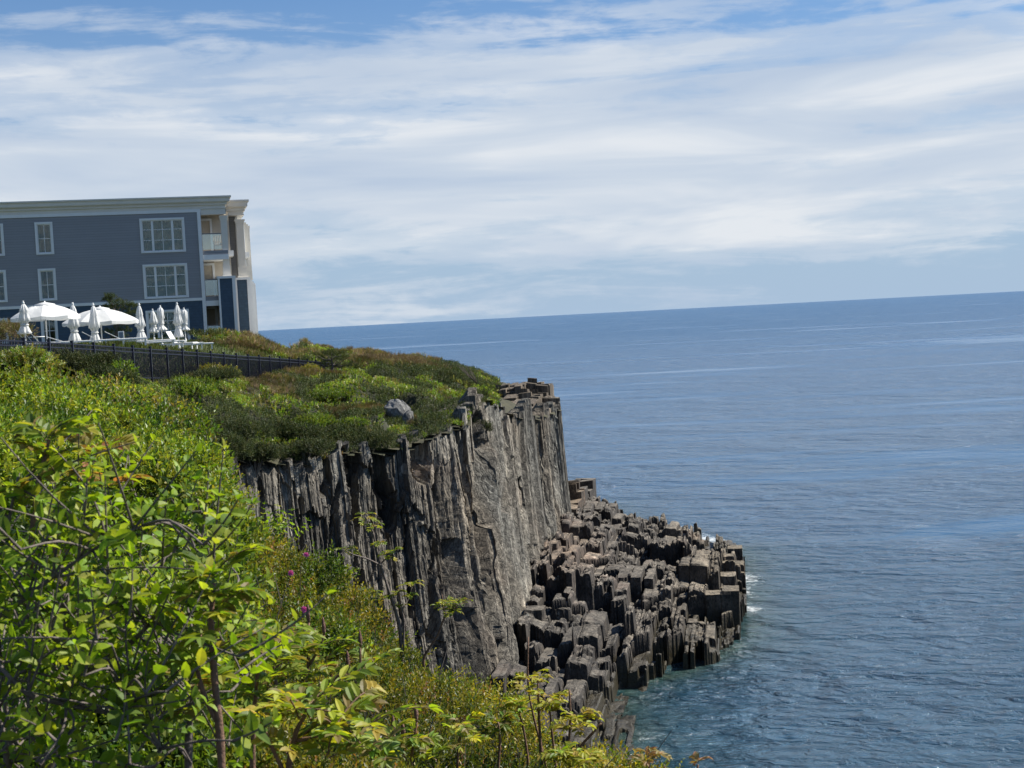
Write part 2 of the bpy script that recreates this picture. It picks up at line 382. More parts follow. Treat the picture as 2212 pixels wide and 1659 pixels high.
def tones(idx, twigcol, nv, jit=0.16):
    c = twigcol[idx]*np.exp(rng.normal(0, jit, (len(idx), 1)))*np.exp(rng.normal(0, .05, (len(idx), 3)))
    return np.repeat(np.clip(c, 0.004, .8), nv, axis=0)
def pal(n, cols, wts=None):
    cols = np.array(cols); i = rng.choice(len(cols), n, p=wts); return cols[i]
G_BRIGHT = [(0.12, 0.195, 0.022), (0.15, 0.215, 0.026), (0.08, 0.150, 0.022), (0.185, 0.225, 0.03)]
G_YEL = [(0.26, 0.24, 0.028), (0.21, 0.22, 0.025), (0.30, 0.23, 0.035), (0.16, 0.19, 0.022)]
G_BAY = [(0.105, 0.15, 0.024), (0.14, 0.165, 0.028), (0.075, 0.125, 0.024), (0.18, 0.17, 0.04)]
G_JUN = [(0.050, 0.072, 0.024), (0.065, 0.085, 0.026), (0.090, 0.098, 0.030), (0.036, 0.054, 0.020)]
G_BROWN = [(0.19, 0.13, 0.08), (0.23, 0.17, 0.10), (0.15, 0.115, 0.07), (0.27, 0.21, 0.12)]
G_OLIVE = [(0.15, 0.15, 0.04), (0.20, 0.18, 0.055), (0.13, 0.15, 0.035)]

def in_poly(x, y, poly):
    c = np.zeros(x.shape, bool); n = len(poly)
    for i in range(n):
        x1, y1 = poly[i]; x2, y2 = poly[i-1]
        if y1 == y2: continue
        m = ((y1 > y) != (y2 > y)) & (x < (x2-x1)*(y-y1)/(y2-y1)+x1); c ^= m
    return c
def grid_mesh(name, xs, ys, zf, keep=None, col=None):
    X, Y = np.meshgrid(xs, ys); Z = zf(X, Y); V = np.c_[X.ravel(), Y.ravel(), Z.ravel()]
    nx, ny = len(xs), len(ys); i = (np.arange(ny-1)[:, None]*nx+np.arange(nx-1)[None]).ravel()
    Q = np.c_[i, i+1, i+nx+1, i+nx]
    if keep is not None:
        cx = V[Q].mean(1); Q = Q[keep(cx[:, 0], cx[:, 1])]
    return npmesh(name, V, [Q])

# ================================================================== SEA
def make_sea():
    m = bpy.data.materials.new('sea_water'); m.use_nodes = True; t = NT(m.node_tree)
    g = t.n('ShaderNodeNewGeometry'); pos = g.outputs['Position']
    rot = t.mapping(pos, (1, 1, 1), (0, 0, 0.25))
    w1 = t.noise(t.mapping(rot, (0.28, 0.45, 1)), 1.0, 3, 0.5, 0.5)      # long swell-borne chop
    w2 = t.noise(t.mapping(rot, (1.0, 1.5, 1), (0, 0, -0.3)), 1.0, 5, 0.6, 0.7)
    w3 = t.noise(t.mapping(rot, (3.2, 6.0, 1), (0, 0, 0.3)), 1.0, 4, 0.6, 0.3)
    w0 = t.noise(t.mapping(rot, (0.055, 0.10, 1)), 1.0, 4, 0.55, 0.4)
    h = t.math('ADD', t.math('MULTIPLY', w1, 1.7), t.math('MULTIPLY', w2, 0.8))
    h = t.math('ADD', h, t.math('MULTIPLY', w3, 0.14)); h = t.math('ADD', h, t.math('MULTIPLY', w0, 3.4))
    gust = t.noise(t.mapping(pos, (0.0035, 0.016, 1), (0, 0, -0.12)), 1.0, 5, 0.6, 0.6)   # wind lanes
    gust2 = t.noise(t.mapping(pos, (0.012, 0.06, 1), (0, 0, 0.12)), 1.0, 5, 0.6, 0.8)
    gg = t.math('ADD', t.math('MULTIPLY', gust, 0.6), t.math('MULTIPLY', gust2, 0.4))
    bp = t.n('ShaderNodeBump'); bp.inputs['Distance'].default_value = 1.0
    t.l(t.ramp(gg, [(0.40, 0.20), (0.47, 1.0), (0.55, 1.0), (0.61, 0.25)]), bp.inputs['Strength']); t.l(h, bp.inputs['Height'])
    # the colour under the surface: deep blue, greener in the shallows beside the rock
    sp = t.n('ShaderNodeSeparateXYZ'); t.l(pos, sp.inputs[0])
    at = t.n('ShaderNodeAttribute'); at.attribute_name = 'shore'
    sa = t.n('ShaderNodeSeparateColor'); t.l(at.outputs[0], sa.inputs[0])
    deep = t.ramp(t.math('MULTIPLY', sp.outputs[1], 0.0022), [(0.05, (0.014, 0.056, 0.090)), (0.22, (0.032, 0.094, 0.180)), (0.9, (0.046, 0.112, 0.205))])
    c = t.mix(sa.outputs[0], deep, t.ramp(t.noise(pos, 0.5, 5, 0.65), [(0.35, (0.010, 0.042, 0.036)), (0.65, (0.050, 0.075, 0.045))]))
    fo = t.noise(pos, 2.4, 9, 0.72, 1.2)
    fo2 = t.noise(pos, 0.5, 4, 0.6, 1.0)
    fv = t.math('ADD', t.math('MULTIPLY', sa.outputs[1], 1.25), t.math('ADD', t.math('MULTIPLY', fo, 1.0), t.math('MULTIPLY', fo2, 0.7)))
    foam = t.ramp(t.math('MULTIPLY', fv, 0.4), [(0.61, 0.0), (0.72, 1.0)])
    caps = t.math('ADD', t.math('MULTIPLY', w2, 1.0), t.math('MULTIPLY', fo2, 0.6))
    capf = t.ramp(caps, [(1.03, 0.0), (1.09, 0.8)]) if False else None
    b = t.n('ShaderNodeBsdfPrincipled'); b.inputs['IOR'].default_value = 1.333
    t.l(t.mix(foam, c, (0.75, 0.78, 0.78)), b.inputs['Base Color'])
    t.l(t.math('ADD', t.ramp(foam, [(0, 0.0), (1, 0.7)]), t.math('MULTIPLY', t.ramp(gg, [(0.37, 0.45), (0.43, 1.0), (0.58, 1.0), (0.62, 0.5)]), t.ramp(t.math('MULTIPLY', sp.outputs[1], 0.001), [(0.05, 0.12), (0.25, 0.24), (1.0, 0.36)]))), b.inputs['Roughness'])
    t.l(bp.outputs[0], b.inputs['Normal'])
    o = t.n('ShaderNodeOutputMaterial'); t.l(b.outputs[0], o.inputs[0])
    # fine grid near the rocks (carries the foam and shallows), coarse to the horizon
    xs = np.unique(np.r_[-60000, -8000, -1500, -300, np.arange(-60, 60, 0.6), 80, 120, 300, 1500, 8000, 60000.])
    ys = np.unique(np.r_[-400, -50, 0, np.arange(20, 150, 0.6), 170, 220, 400, 1000, 4000, 15000, 90000.])
    X, Y = np.meshgrid(xs, ys); V = np.c_[X.ravel(), Y.ravel(), np.zeros(X.size)]
    nx, ny = len(xs), len(ys); i = (np.arange(ny-1)[:, None]*nx+np.arange(nx-1)[None]).ravel()
    Q = np.c_[i, i+1, i+nx+1, i+nx]; me = npmesh('sea', V, [Q])
    wl = Gz([1348, 1346, 1352, 1450, 1545, 1603, 1616, 1613, 1595, 1480, 1340, 1290], [1659, 1560, 1490, 1458, 1420, 1392, 1340, 1220, 1185, 1172, 1128, 1095], 0.0)[:, :2]
    dd = np.full(len(V), 1e9); A = V[:, :2]
    for k in range(len(wl)-1):
        p, q = wl[k], wl[k+1]; e = q-p; tt = np.clip(((A-p)@e)/(e@e), 0, 1); dd = np.minimum(dd, np.linalg.norm(A-(p+tt[:, None]*e), axis=1))
    shal = np.exp(-dd/2.2)*0.9
    fspots = [(1500, 1172, 4.0, 0.72), (1570, 1178, 2.5, 0.6), (1440, 1160, 3, .6), (1612, 1280, 1.4, 0.6), (1612, 1310, 1.6, 0.66), (1630, 1330, 3.0, 0.42), (1350, 1550, 1.2, .45), (1590, 1400, 1.5, .45), (1700, 1290, 5, .3), (1760, 1330, 5, .3), (1400, 1630, 2.6, .5), (1600, 1250, 2.2, .7), (1330, 1120, 2, .5)]
    foam = 0.46*np.exp(-dd/0.8)
    for px, py, r_, a_ in fspots:
        c = Gz(px, py, 0.0)[:2]; foam = np.maximum(foam, a_*np.exp(-(np.hypot((A[:, 0]-c[0])/r_, (A[:, 1]-c[1])/(r_*1.9)))**2))
    at = me.attributes.new('shore', 'FLOAT_COLOR', 'POINT')
    at.data.foreach_set('color', np.c_[shal, foam, np.zeros(len(V)), np.ones(len(V))].astype(np.float32).ravel())
    tag(link('sea', me, m), kind='structure')
    V = np.array([[-70000, -500, -6], [70000, -500, -6], [70000, 95000, -6], [-70000, 95000, -6]], float)
    tag(link('sea_bed', npmesh('sea_bed', V, [np.array([[0, 1, 2, 3]])]), M_SOIL), kind='structure')
make_sea()

# ================================================================== CLIFF
TK = [(400, 960, 50), (510, 985, 55), (600, 985, 57), (690, 985, 58.5), (800, 962, 60.5), (870, 962, 61.5), (935, 930, 63), (1000, 922, 65), (1035, 862, 68.5),
      (1065, 862, 71), (1110, 895, 75), (1160, 900, 80), (1195, 885, 85), (1213, 880, 89), (1205, 872, 97), (1100, 845, 110)]
BK = [(450, 1650, 46), (570, 1640, 50), (665, 1640, 50.5), (765, 1640, 51), (885, 1635, 51.5), (965, 1630, 52), (1040, 1600, 52.5), (1095, 1540, 54), (1115, 1490, 56),
      (1136, 1455, 58.5), (1166, 1320, 65), (1199, 1205, 74), (1229, 1150, 82), (1241, 1140, 88), (1235, 1105, 98), (1150, 1055, 112)]
T3 = np.array([P(*k) for k in TK]); B3 = np.array([P(*k) for k in BK])
def make_cliff():
    arc = np.r_[0, np.cumsum(np.linalg.norm(np.diff((T3+B3)[:, :2]/2, axis=0), axis=1))]
    NU, NV = 1150, 520
    kf = np.r_[0:11:700j, 11:13.2:330j, 13.2:15:120j]; NU = len(kf)
    ki = np.arange(len(arc)); s = np.interp(kf, ki, arc)
    def smooth(K):
        o = np.stack([np.interp(kf, ki, K[:, j]) for j in range(3)], 1)
        for _ in range(3):
            pad = np.pad(o, ((9, 9), (0, 0)), 'edge'); o = np.stack([np.convolve(pad[:, j], np.ones(19)/19, 'valid') for j in range(3)], 1)
        return o
    T = smooth(T3); B = smooth(B3); B[:, 2] -= 1.2
    tg = np.gradient((T+B)/2, axis=0)[:, :2]; tg = unit(tg)
    nrm = np.c_[tg[:, 1], -tg[:, 0], np.zeros(NU)]
    # ragged rim: slabs of unequal height
    def strips(sv, wd, seed):
        q = sv/wd; q = q + 0.35*vnoise(q*0.7, q*0+seed, seed); return np.floor(q), q-np.floor(q)
    jag = np.zeros(NU)
    for wd, a in ((1.5, 0.55), (0.6, 0.42), (0.25, 0.28)):
        i, fr = strips(s, wd, 3); jag += a*(hsh(i, i*0+7)*2-1) + a*0.35*(fr-.5)
    T0z = T[:, 2].copy(); T = T.copy(); T[:, 2] += jag - 0.15
    v = np.linspace(0, 1, NV)
    g = 0.25*v + 0.75*v**1.5
    Pm = T[:, None, :] + (B-T)[:, None, :]*np.stack([g, g, v], -1)[None]
    H = (T[:, 2]-B[:, 2])[:, None]; t = v[None]*H
    S_ = np.broadcast_to(s[:, None], t.shape)
    kk = np.broadcast_to(kf[:, None], t.shape)
    # bedding leans a little and wanders
    lean = (0.03*t + 0.05*fbm(S_*0.15, t*0.10, 5, 2)*t*0.3 + 0.05*fbm(S_*0.4, t*0.25, 8, 3))
    disp = np.zeros_like(t); tone = np.ones_like(t)
    right = np.clip((kk-6.9)/1.6, 0, 1)              # straighter, finer columns on the seaward part
    for li, (wd, Ln, a) in enumerate(((3.4, 14.0, 0.45), (1.35, 7.5, 0.27), (0.62, 4.5, 0.14), (0.27, 2.6, 0.09), (0.12, 1.4, 0.045))):
        sv = S_ + lean*(1-0.95*right)
        q = sv/wd + 0.30*vnoise(sv/wd*0.8, t/Ln*0.7, 31+li)*(1-.95*right) + 0.05*fbm(S_*2, t*1.0, 91+li, 3)*(1-.9*right)
        i = np.floor(q); fr = q-i
        ln = Ln*(0.6+0.9*hsh(i, i*0+li+50))*(1+(1.6, 1.2, .6, .3, 0)[li]*right)
        slant = (hsh(i, i*0+li+70)-0.5)*3.5
        q2 = t/ln + hsh(i, i*0+li)*3 + slant*(1-right)*fr*wd/ln + 0.07*fbm(S_*3, t*2, 77+li, 2)*(1-.8*right)
        j = np.floor(q2); fj = q2-j
        r = hsh(i, j, i*0+11*li+3)*(1-.7*right)+hsh(i, i*0+11*li+4)*.7*right
        amp = a*(1+(-.55, -.42, -.1, .15, .3)[li]*right)
        disp += amp*(r*2-1) + amp*0.5*(fr-0.5)*(hsh(i, np.where(right > .4, 0, j), i*0+li+200)*2-1) + amp*0.45*(fj-0.5)*hsh(i, j, i*0+li+300)*(1-.8*right)
        edge = np.minimum(fr, 1-fr)
        if li == 0: disp -= .28*right*np.exp(-(edge*wd/.22)**2)
        if li == 1: disp -= .15*right*np.exp(-(edge*wd/.14)**2)*(hsh(i, i*0+15) > .3)
        disp -= (amp*0.55+.10*right*(li in (1, 2)))*np.exp(-(edge*wd/(0.035+(.10 if li < 4 else .02)*right))**2)*(hsh(i, i*0+li+5) > 0.35)
        if li in (1, 2, 3): tone *= 0.72+0.52*hsh(i, j, i*0+900+li)
    disp += 0.05*fbm(S_*4, t*2.2, 55, 4)
    # deep gullies read from the photograph: (pixel polyline, half width px, depth m)
    px, py = proj(Pm.reshape(-1, 3)); px = px.reshape(t.shape); py = py.reshape(t.shape)
    gul = [([(1035, 905), (1038, 960), (1036, 1050), (1046, 1180), (1060, 1330), (1078, 1400), (1084, 1500)], 10, 4.8),
           ([(1052, 960), (1050, 1050), (1056, 1130)], 6, 1.4),
           ([(812, 960), (822, 1010), (842, 1080), (850, 1130)], 12, 2.2),
           ([(900, 925), (908, 990), (905, 1010)], 18, 2.4),
           ([(768, 985), (775, 1060), (778, 1130), (768, 1200), (757, 1290)], 9, 2.2),
           ([(700, 985), (704, 1030), (690, 1060)], 7, 1.0),
           ([(598, 985), (606, 1010)], 8, .9),
           ([(655, 985), (662, 1010)], 6, .9),
           ([(745, 970), (752, 1010), (748, 1040)], 6, 1.2),
           ([(1000, 960), (1010, 1060), (1022, 1120), (1034, 1200)], 5, .9),
           ([(985, 1180), (994, 1290), (1012, 1400), (1030, 1500)], 9, 1.9),
           ([(940, 1060), (944, 1160), (932, 1260), (940, 1380)], 8, 1.6),
           ([(880, 1140), (886, 1240), (890, 1330)], 4, .7),
           ([(1010, 1330), (1022, 1420), (1032, 1500)], 9, 1.4),
           ([(1090, 910), (1092, 1000), (1096, 1100)], 5, .7),
           ([(1135, 1040), (1140, 1090)], 5, .8), ([(1160, 1190), (1163, 1240)], 9, 1.0), ([(1160, 1290), (1166, 1360)], 11, 1.1),
           ([(1105, 990), (1120, 1060)], 3, .5), ([(1178, 950), (1182, 1080), (1184, 1200)], 4, .6),
           ([(1200, 930), (1207, 1080), (1213, 1170)], 3, .5), ([(1020, 1130), (1030, 1240), (1052, 1420)], 5, .8),
           ([(560, 1040), (566, 1110), (580, 1180)], 4, .6), ([(640, 1080), (648, 1180), (650, 1290)], 4, .6), ([(725, 1050), (712, 1150), (700, 1290)], 4, .6), ([(790, 1240), (800, 1300), (806, 1400)], 5, .7), ([(850, 1200), (862, 1280), (870, 1330)], 4, .6)]
    wob = 5*fbm(px/30, py/45, 21, 3)
    for pl, hw, dp in gul:
        best = np.full(t.shape, 1e9)
        for (x1, y1), (x2, y2) in zip(pl[:-1], pl[1:]):
            ex, ey = x2-x1, y2-y1; tt = np.clip(((px-x1)*ex+(py-y1)*ey)/(ex*ex+ey*ey), 0, 1)
            best = np.minimum(best, np.hypot(px+wob-(x1+tt*ex), (py-(y1+tt*ey))*0.6))
        dp = dp*(.9 if dp > 4 else .55 if pl[0][0] > 930 else .85); disp -= dp*np.clip(1.25-best/hw, 0, 1)**0.6*(best < hw*1.25)
    # a proud buttress beside the great crack
    for pl, hw, dp in (([(955, 930), (985, 1060), (1010, 1200), (1040, 1400), (1055, 1550)], 22, 0.40), ([(1058, 980), (1062, 1100), (1072, 1200), (1086, 1310), (1098, 1420), (1103, 1540)], 7, .35), ([(1062, 880), (1072, 960), (1075, 1050)], 12, .25)):
        best = np.full(t.shape, 1e9)
        for (x1, y1), (x2, y2) in zip(pl[:-1], pl[1:]):
            ex, ey = x2-x1, y2-y1; tt = np.clip(((px-x1)*ex+(py-y1)*ey)/(ex*ex+ey*ey), 0, 1)
            best = np.minimum(best, np.hypot(px+wob-(x1+tt*ex), (py-(y1+tt*ey))*0.6))
        disp += dp*np.clip(1.2-best/hw, 0, 1)**0.5*(best < hw*1.2)
    fade = np.clip(kk/1.5, 0, 1)
    far = np.where(kk > 12.4, np.clip(1-(kk-12.4)*0.9, .35, 1), 1)
    disp *= fade*far*np.clip(0.45+v*3, 0, 1)[None]
    Q = Pm + nrm[:, None, :]*disp[..., None]
    Q[..., 2] += 0.05*fbm(S_*3, t*3, 44, 3)
    # rim cap folding back inland
    cap = []
    for k_, (dist, dz) in enumerate(((2.8, -1.5), (1.6, -0.05), (0.9, 0.0), (0.4, 0.0))):
        c = Q[:, 0] - nrm*(dist); c[:, 2] = np.where(dist > .5, T0z+dz, np.maximum(T[:, 2], T0z-.3)+dz); cap.append(c)
    Q = np.concatenate([np.stack(cap, 1), Q], 1); tone = np.concatenate([np.ones((NU, 4)), tone], 1)
    nv = Q.shape[1]; i = (np.arange(NU-1)[:, None]*nv+np.arange(nv-1)[None]).ravel()
    F_ = np.c_[i, i+1, i+nv+1, i+nv]
    V = Q.reshape(-1, 3)
    warm = fbm(V[:, 0]*.35+V[:, 1]*.2, V[:, 2]*.15, 66, 3)[:, None]
    tn = tone.reshape(-1, 1)*np.array([[1, 1, 1]])*(1+warm*np.array([[0.16, 0.0, -0.16]]))
    # white quartz scars and a pale ochre streak
    px, py = proj(V)
    for cx, cy, rx, ry, c in ((874, 1012, 6, 12, 4.2), (902, 1022, 9, 7, 4.2), (944, 1115, 5, 34, 2.4), (1136, 1320, 5, 75, 1.7), (1148, 1290, 4, 60, 1.5), (938, 1220, 6, 16, 2.2), (925, 1330, 4, 30, 1.8)):
        mm = ((px-cx+4*fbm(py/14, px*0, 3, 2))/rx)**2+((py-cy)/ry)**2 < 1
        tn[mm] *= c
    me = npmesh('cliff', V, [F_], tn); tag(link('cliff', me, M_CLIFF), kind='structure')
make_cliff()

# ================================================================== HEADLAND TOP
HP = [(51, 746+38, 46.6), (160, 800, 50), (289, 812, 55.7), (400, 811, 61.5), (510, 806, 68.4), (600, 803, 75), (682, 822, 82.9),
      (330, 757, 78), (100, 748, 66), (20, 746, 64), (480, 757, 84), (560, 764, 88), (640, 790, 92), (540, 757, 100), (-200, 745, 80), (300, 757, 110), (500, 765, 120),
      (720, 800, 84), (780, 800, 88), (860, 805, 89), (940, 815, 90), (1000, 830, 90), (1050, 850, 90), (1100, 862, 92), (1150, 866, 93), (1190, 870, 93),
      (620, 868, 70), (520, 905, 61), (800, 885, 72), (900, 845, 79), (350, 855, 54), (720, 828, 76), (450, 960, 55), (440, 860, 60), (300, 880, 46), (1000, 880, 74), (880, 920, 66), (960, 880, 74), (1130, 882, 85), (200, 830, 45)]
hp = np.array([P(*k) for k in HP]); hp = np.concatenate([hp, T3[1:14]-np.array([[0, 0, .15]])])
HT = TPS(hp[:, :2], hp[:, 2])
def head_z(x, y): return np.minimum(HT(x, y), 15.5)
HPOLY = [tuple(q[:2]) for q in T3[0:15]] + [tuple(T3[15][:2]), (-8, 150), (-90, 150), (-90, 60), tuple(P(-150, 760, 44)[:2]), tuple(P(200, 830, 43)[:2]), tuple(P(330, 900, 45)[:2])]
def make_headland():
    xs = np.arange(-90, 8, 0.5); ys = np.arange(42, 150, 0.5)
    zf = lambda X, Y: head_z(X, Y) + 0.12*fbm(X*.8, Y*.8, 3, 3)
    me = grid_mesh('headland_ground', xs, ys, zf, keep=lambda x, y: in_poly(x, y, HPOLY))
    tag(link('headland_ground', me, mat('heath_soil', (0.045, 0.042, 0.020), 0.95, 0.6, 3, bump=0.6), smooth=True), kind='structure')
make_headland()

# rock in beds: slabs standing on edge, stepped like stairs.  Each slab is a closed prism.
BA = unit(np.array([1.0, -0.16, 0])); BB = unit(np.array([0.16, 1.0, 0]))   # across and along the beds
def slabs(name, poly, ztop, zbot, seed, wd, ln, amps, tonefn=None, tilt=0.06, material=None, explicit=(), styles=(.20, .42, .38), quant=.5, qs=.85):
    r_ = np.random.default_rng(seed); pl = np.array(poly)
    A = pl@BA[:2]; Bc = pl@BB[:2]; a0, a1, b0, b1 = A.min(), A.max(), Bc.min(), Bc.max()
    V = []; C = []; n = 0; quads = []
    cells = []
    a = a0
    while a < a1:
        W_ = r_.uniform(wd[1]*1.1, wd[1]*3.2); b = b0 + r_.uniform(-3, 0)
        while b < b1:
            L_ = r_.uniform(ln[1]*.6, ln[1]*2.2); off = r_.normal(0, amps[0]); bt, bu = r_.normal(0, .07), r_.normal(0, .05); style = r_.choice(3, p=styles)
            if style == 0: na, nb, o1, o2 = max(1, int(W_/wd[1]*.8)), max(1, int(L_/ln[1]*.7)), amps[2]*.4, amps[2]*.4
            elif style == 1: na, nb, o1, o2 = max(2, int(W_/(wd[0]*1.6))), max(1, int(L_/ln[1])), amps[1], amps[2]*.5
            else: na, nb, o1, o2 = max(2, int(W_/(wd[0]*2.2))), max(2, int(L_/ln[0])), amps[1]*.9, amps[2]*1.4
            ea = np.r_[0, np.sort(r_.uniform(.0, 1, na-1)*.5+np.arange(1, na)/na*.5) if na > 1 else [], 1]*W_
            step = r_.normal(0, amps[2])/max(1, nb)
            for i in range(na):
                oi = r_.normal(0, o1); eb = np.r_[0, np.sort(r_.uniform(.0, 1, nb-1)*.6+np.arange(1, nb)/nb*.4) if nb > 1 else [], 1]*L_
                for j in range(nb):
                    cells.append((a+ea[i], a+ea[i+1], b+eb[j], b+eb[j+1], off+oi+r_.normal(0, o2)+step*j-(r_.uniform(.25, .8) if r_.random() < .14 else 0), bt, bu))
            b += L_
        a += W_
    for (ca0, ca1, cb0, cb1, dz, bt, bu) in cells:
        w_, l_ = ca1-ca0, cb1-cb0; ca, cb = (ca0+ca1)/2, (cb0+cb1)/2
        if w_ < .04 or l_ < .05: continue
        x, y = BA[0]*ca+BB[0]*cb, BA[1]*ca+BB[1]*cb
        if not in_poly(np.array([x]), np.array([y]), poly)[0]: continue
        z = float(ztop(np.array([x]), np.array([y]))[0]) + dz; z = round(z/quant)*quant*qs + z*(1-qs) + r_.normal(0, .025); z = max(z, zbot+0.3)
        gp = r_.uniform(0.0, 0.012); jit = lambda: r_.normal(0, 0.022)
        ta, tb = bt+r_.normal(0, tilt), bu+r_.normal(0, tilt*.6)
        top = []; low = []; ch = min(w_, l_, .3)*r_.uniform(.02, .07); cut = r_.integers(4) if r_.random() < .25 else -1
        for q, (sa, sb) in enumerate(((-1, -1), (1, -1), (1, 1), (-1, 1))):
            da, db = sa*(w_/2-gp), sb*(l_/2-gp); k = r_.uniform(2, 5) if q == cut else 1
            qa, qb = ca+da-sa*ch*min(k, 3)+jit(), cb+db-sb*ch*min(k, 3)+jit()
            top.append((BA[0]*qa+BB[0]*qb, BA[1]*qa+BB[1]*qb, z+ta*da+tb*db))
            qa, qb = ca+da+jit(), cb+db+jit(); low.append((BA[0]*qa+BB[0]*qb, BA[1]*qa+BB[1]*qb, z+ta*da+tb*db-ch*r_.uniform(.6, 1.8)*k))
        bot = [(p[0], p[1], zbot) for p in low]
        V += top+low+bot
        m = n; quads += [(m, m+1, m+2, m+3)]
        for k in range(4):
            k2 = (k+1) % 4; quads += [(m+4+k, m+4+k2, m+k2, m+k), (m+8+k, m+8+k2, m+4+k2, m+4+k)]
        n += 12
        tn = tonefn(x, y, z, r_) if tonefn else (1, 1, 1); C += [tn]*12
    for (px, py, D, z, sa, sb) in explicit:      # single large blocks
        c = P(px, py, D); ca, cb = c@BA, c@BB; m = n
        for dz_, ins in ((0, .08), (-.10, 0), (-9, 0)):
            for (u_, v_) in ((-1, -1), (1, -1), (1, 1), (-1, 1)):
                qa, qb = ca+u_*(sa/2-ins)+r_.normal(0, .03), cb+v_*(sb/2-ins)+r_.normal(0, .03)
                V.append((BA[0]*qa+BB[0]*qb, BA[1]*qa+BB[1]*qb, max(zbot, z+dz_)+(r_.normal(0, .04) if dz_ > -5 else 0)))
        quads += [(m, m+1, m+2, m+3)]
        for k in range(4):
            k2 = (k+1) % 4; quads += [(m+4+k, m+4+k2, m+k2, m+k), (m+8+k, m+8+k2, m+4+k2, m+4+k)]
        n += 12; C += [(0.95, .95, .93)]*12
    me = npmesh(name, np.array(V), [np.array(quads)], np.array(C))
    return link(name, me, material)

LP = [(1110, 1500, 54.5), (1180, 1450, 58), (1270, 1445, 58.5), (1335, 1490, 55.6), (1335, 1580, 51.2), (1335, 1660, 48.5), (1200, 1600, 49.5), (1100, 1600, 49.5),
      (1230, 1140, 86), (1240, 1110, 92), (1300, 1100, 95), (1290, 1092, 104), (1330, 1132, 92), (1400, 1160, 88), (1450, 1180, 84), (1520, 1200, 80), (1590, 1192, 80), (1602, 1262, 74), (1560, 1290, 70),
      (1500, 1240, 75), (1400, 1232, 74), (1345, 1250, 73), (1270, 1150, 81), (1212, 1178, 77), (1200, 1250, 68), (1280, 1240, 69), (1262, 1330, 62.5), (1300, 1385, 61.5), (1400, 1345, 66), (1500, 1345, 68.2),
      (1400, 1415, 63.5), (1585, 1355, 68.5), (1150, 1400, 60.5), (1230, 1400, 60), (1425, 1250, 78.5), (1450, 1440, 62.4), (1170, 1320, 64.5), (1540, 1400, 66), (1480, 1190, 86)]
lp = np.array([P(*k) for k in LP]); LT = TPS(lp[:, :2], lp[:, 2], 0.03)
wpoly = [tuple(q[:2]) for q in Gz([1100, 1362, 1360, 1358, 1450, 1545, 1600, 1612, 1609, 1590, 1480, 1340, 1305, 1290], [1850, 1850, 1600, 1494, 1457, 1418, 1390, 1335, 1225, 1190, 1178, 1133, 1100, 1075], 0.0)]
wpoly = wpoly + [tuple(P(1290, 1060, 122)[:2]), tuple(P(1200, 1060, 118)[:2]), tuple(P(1215, 1100, 95)[:2]), tuple(P(1190, 1160, 83)[:2]), tuple(P(1150, 1250, 70)[:2]), tuple(P(1100, 1420, 58)[:2]), tuple(P(1030, 1700, 50)[:2])]
def ledge_top(x, y):
    z = LT(x, y); px = proj(np.c_[x, y, z])[0]; dd = np.full(np.shape(x), 1e9); A = np.c_[x, y]; wl = np.array(wpoly[1:14])
    for k in range(len(wl)-1):
        p, q = wl[k], wl[k+1]; e = q-p; tt = np.clip(((A-p)@e)/(e@e), 0, 1); dd = np.minimum(dd, np.linalg.norm(A-(p+tt[:, None]*e), axis=1))
    f = np.where(px < 1500, .42, .70); return np.clip((z + 0.10)*np.clip(f+(1-f)*dd/2.4, 0, 1), 0.3, 4.6)
def ledge_tone(x, y, z, r_):
    k = r_.uniform(.72, 1.25); px, py = proj(np.array([[x, y, z]])); px, py = px[0], py[0]
    pink = math.exp(-((px-1225)/60)**2-((py-1190)/45)**2)
    right = 1/(1+math.exp(-(px-1480)/40))*(1 if py < 1400 else 0.4)
    c = np.array([1, 1, 1.0])*k*(0.8+0.25*right)
    c = c + pink*np.array([0.75, 0.55, 0.42]) + right*np.array([0.20, 0.14, 0.02])
    if r_.random() < .03: c = c*1.5
    return tuple(np.clip(c, .3, 2.3))
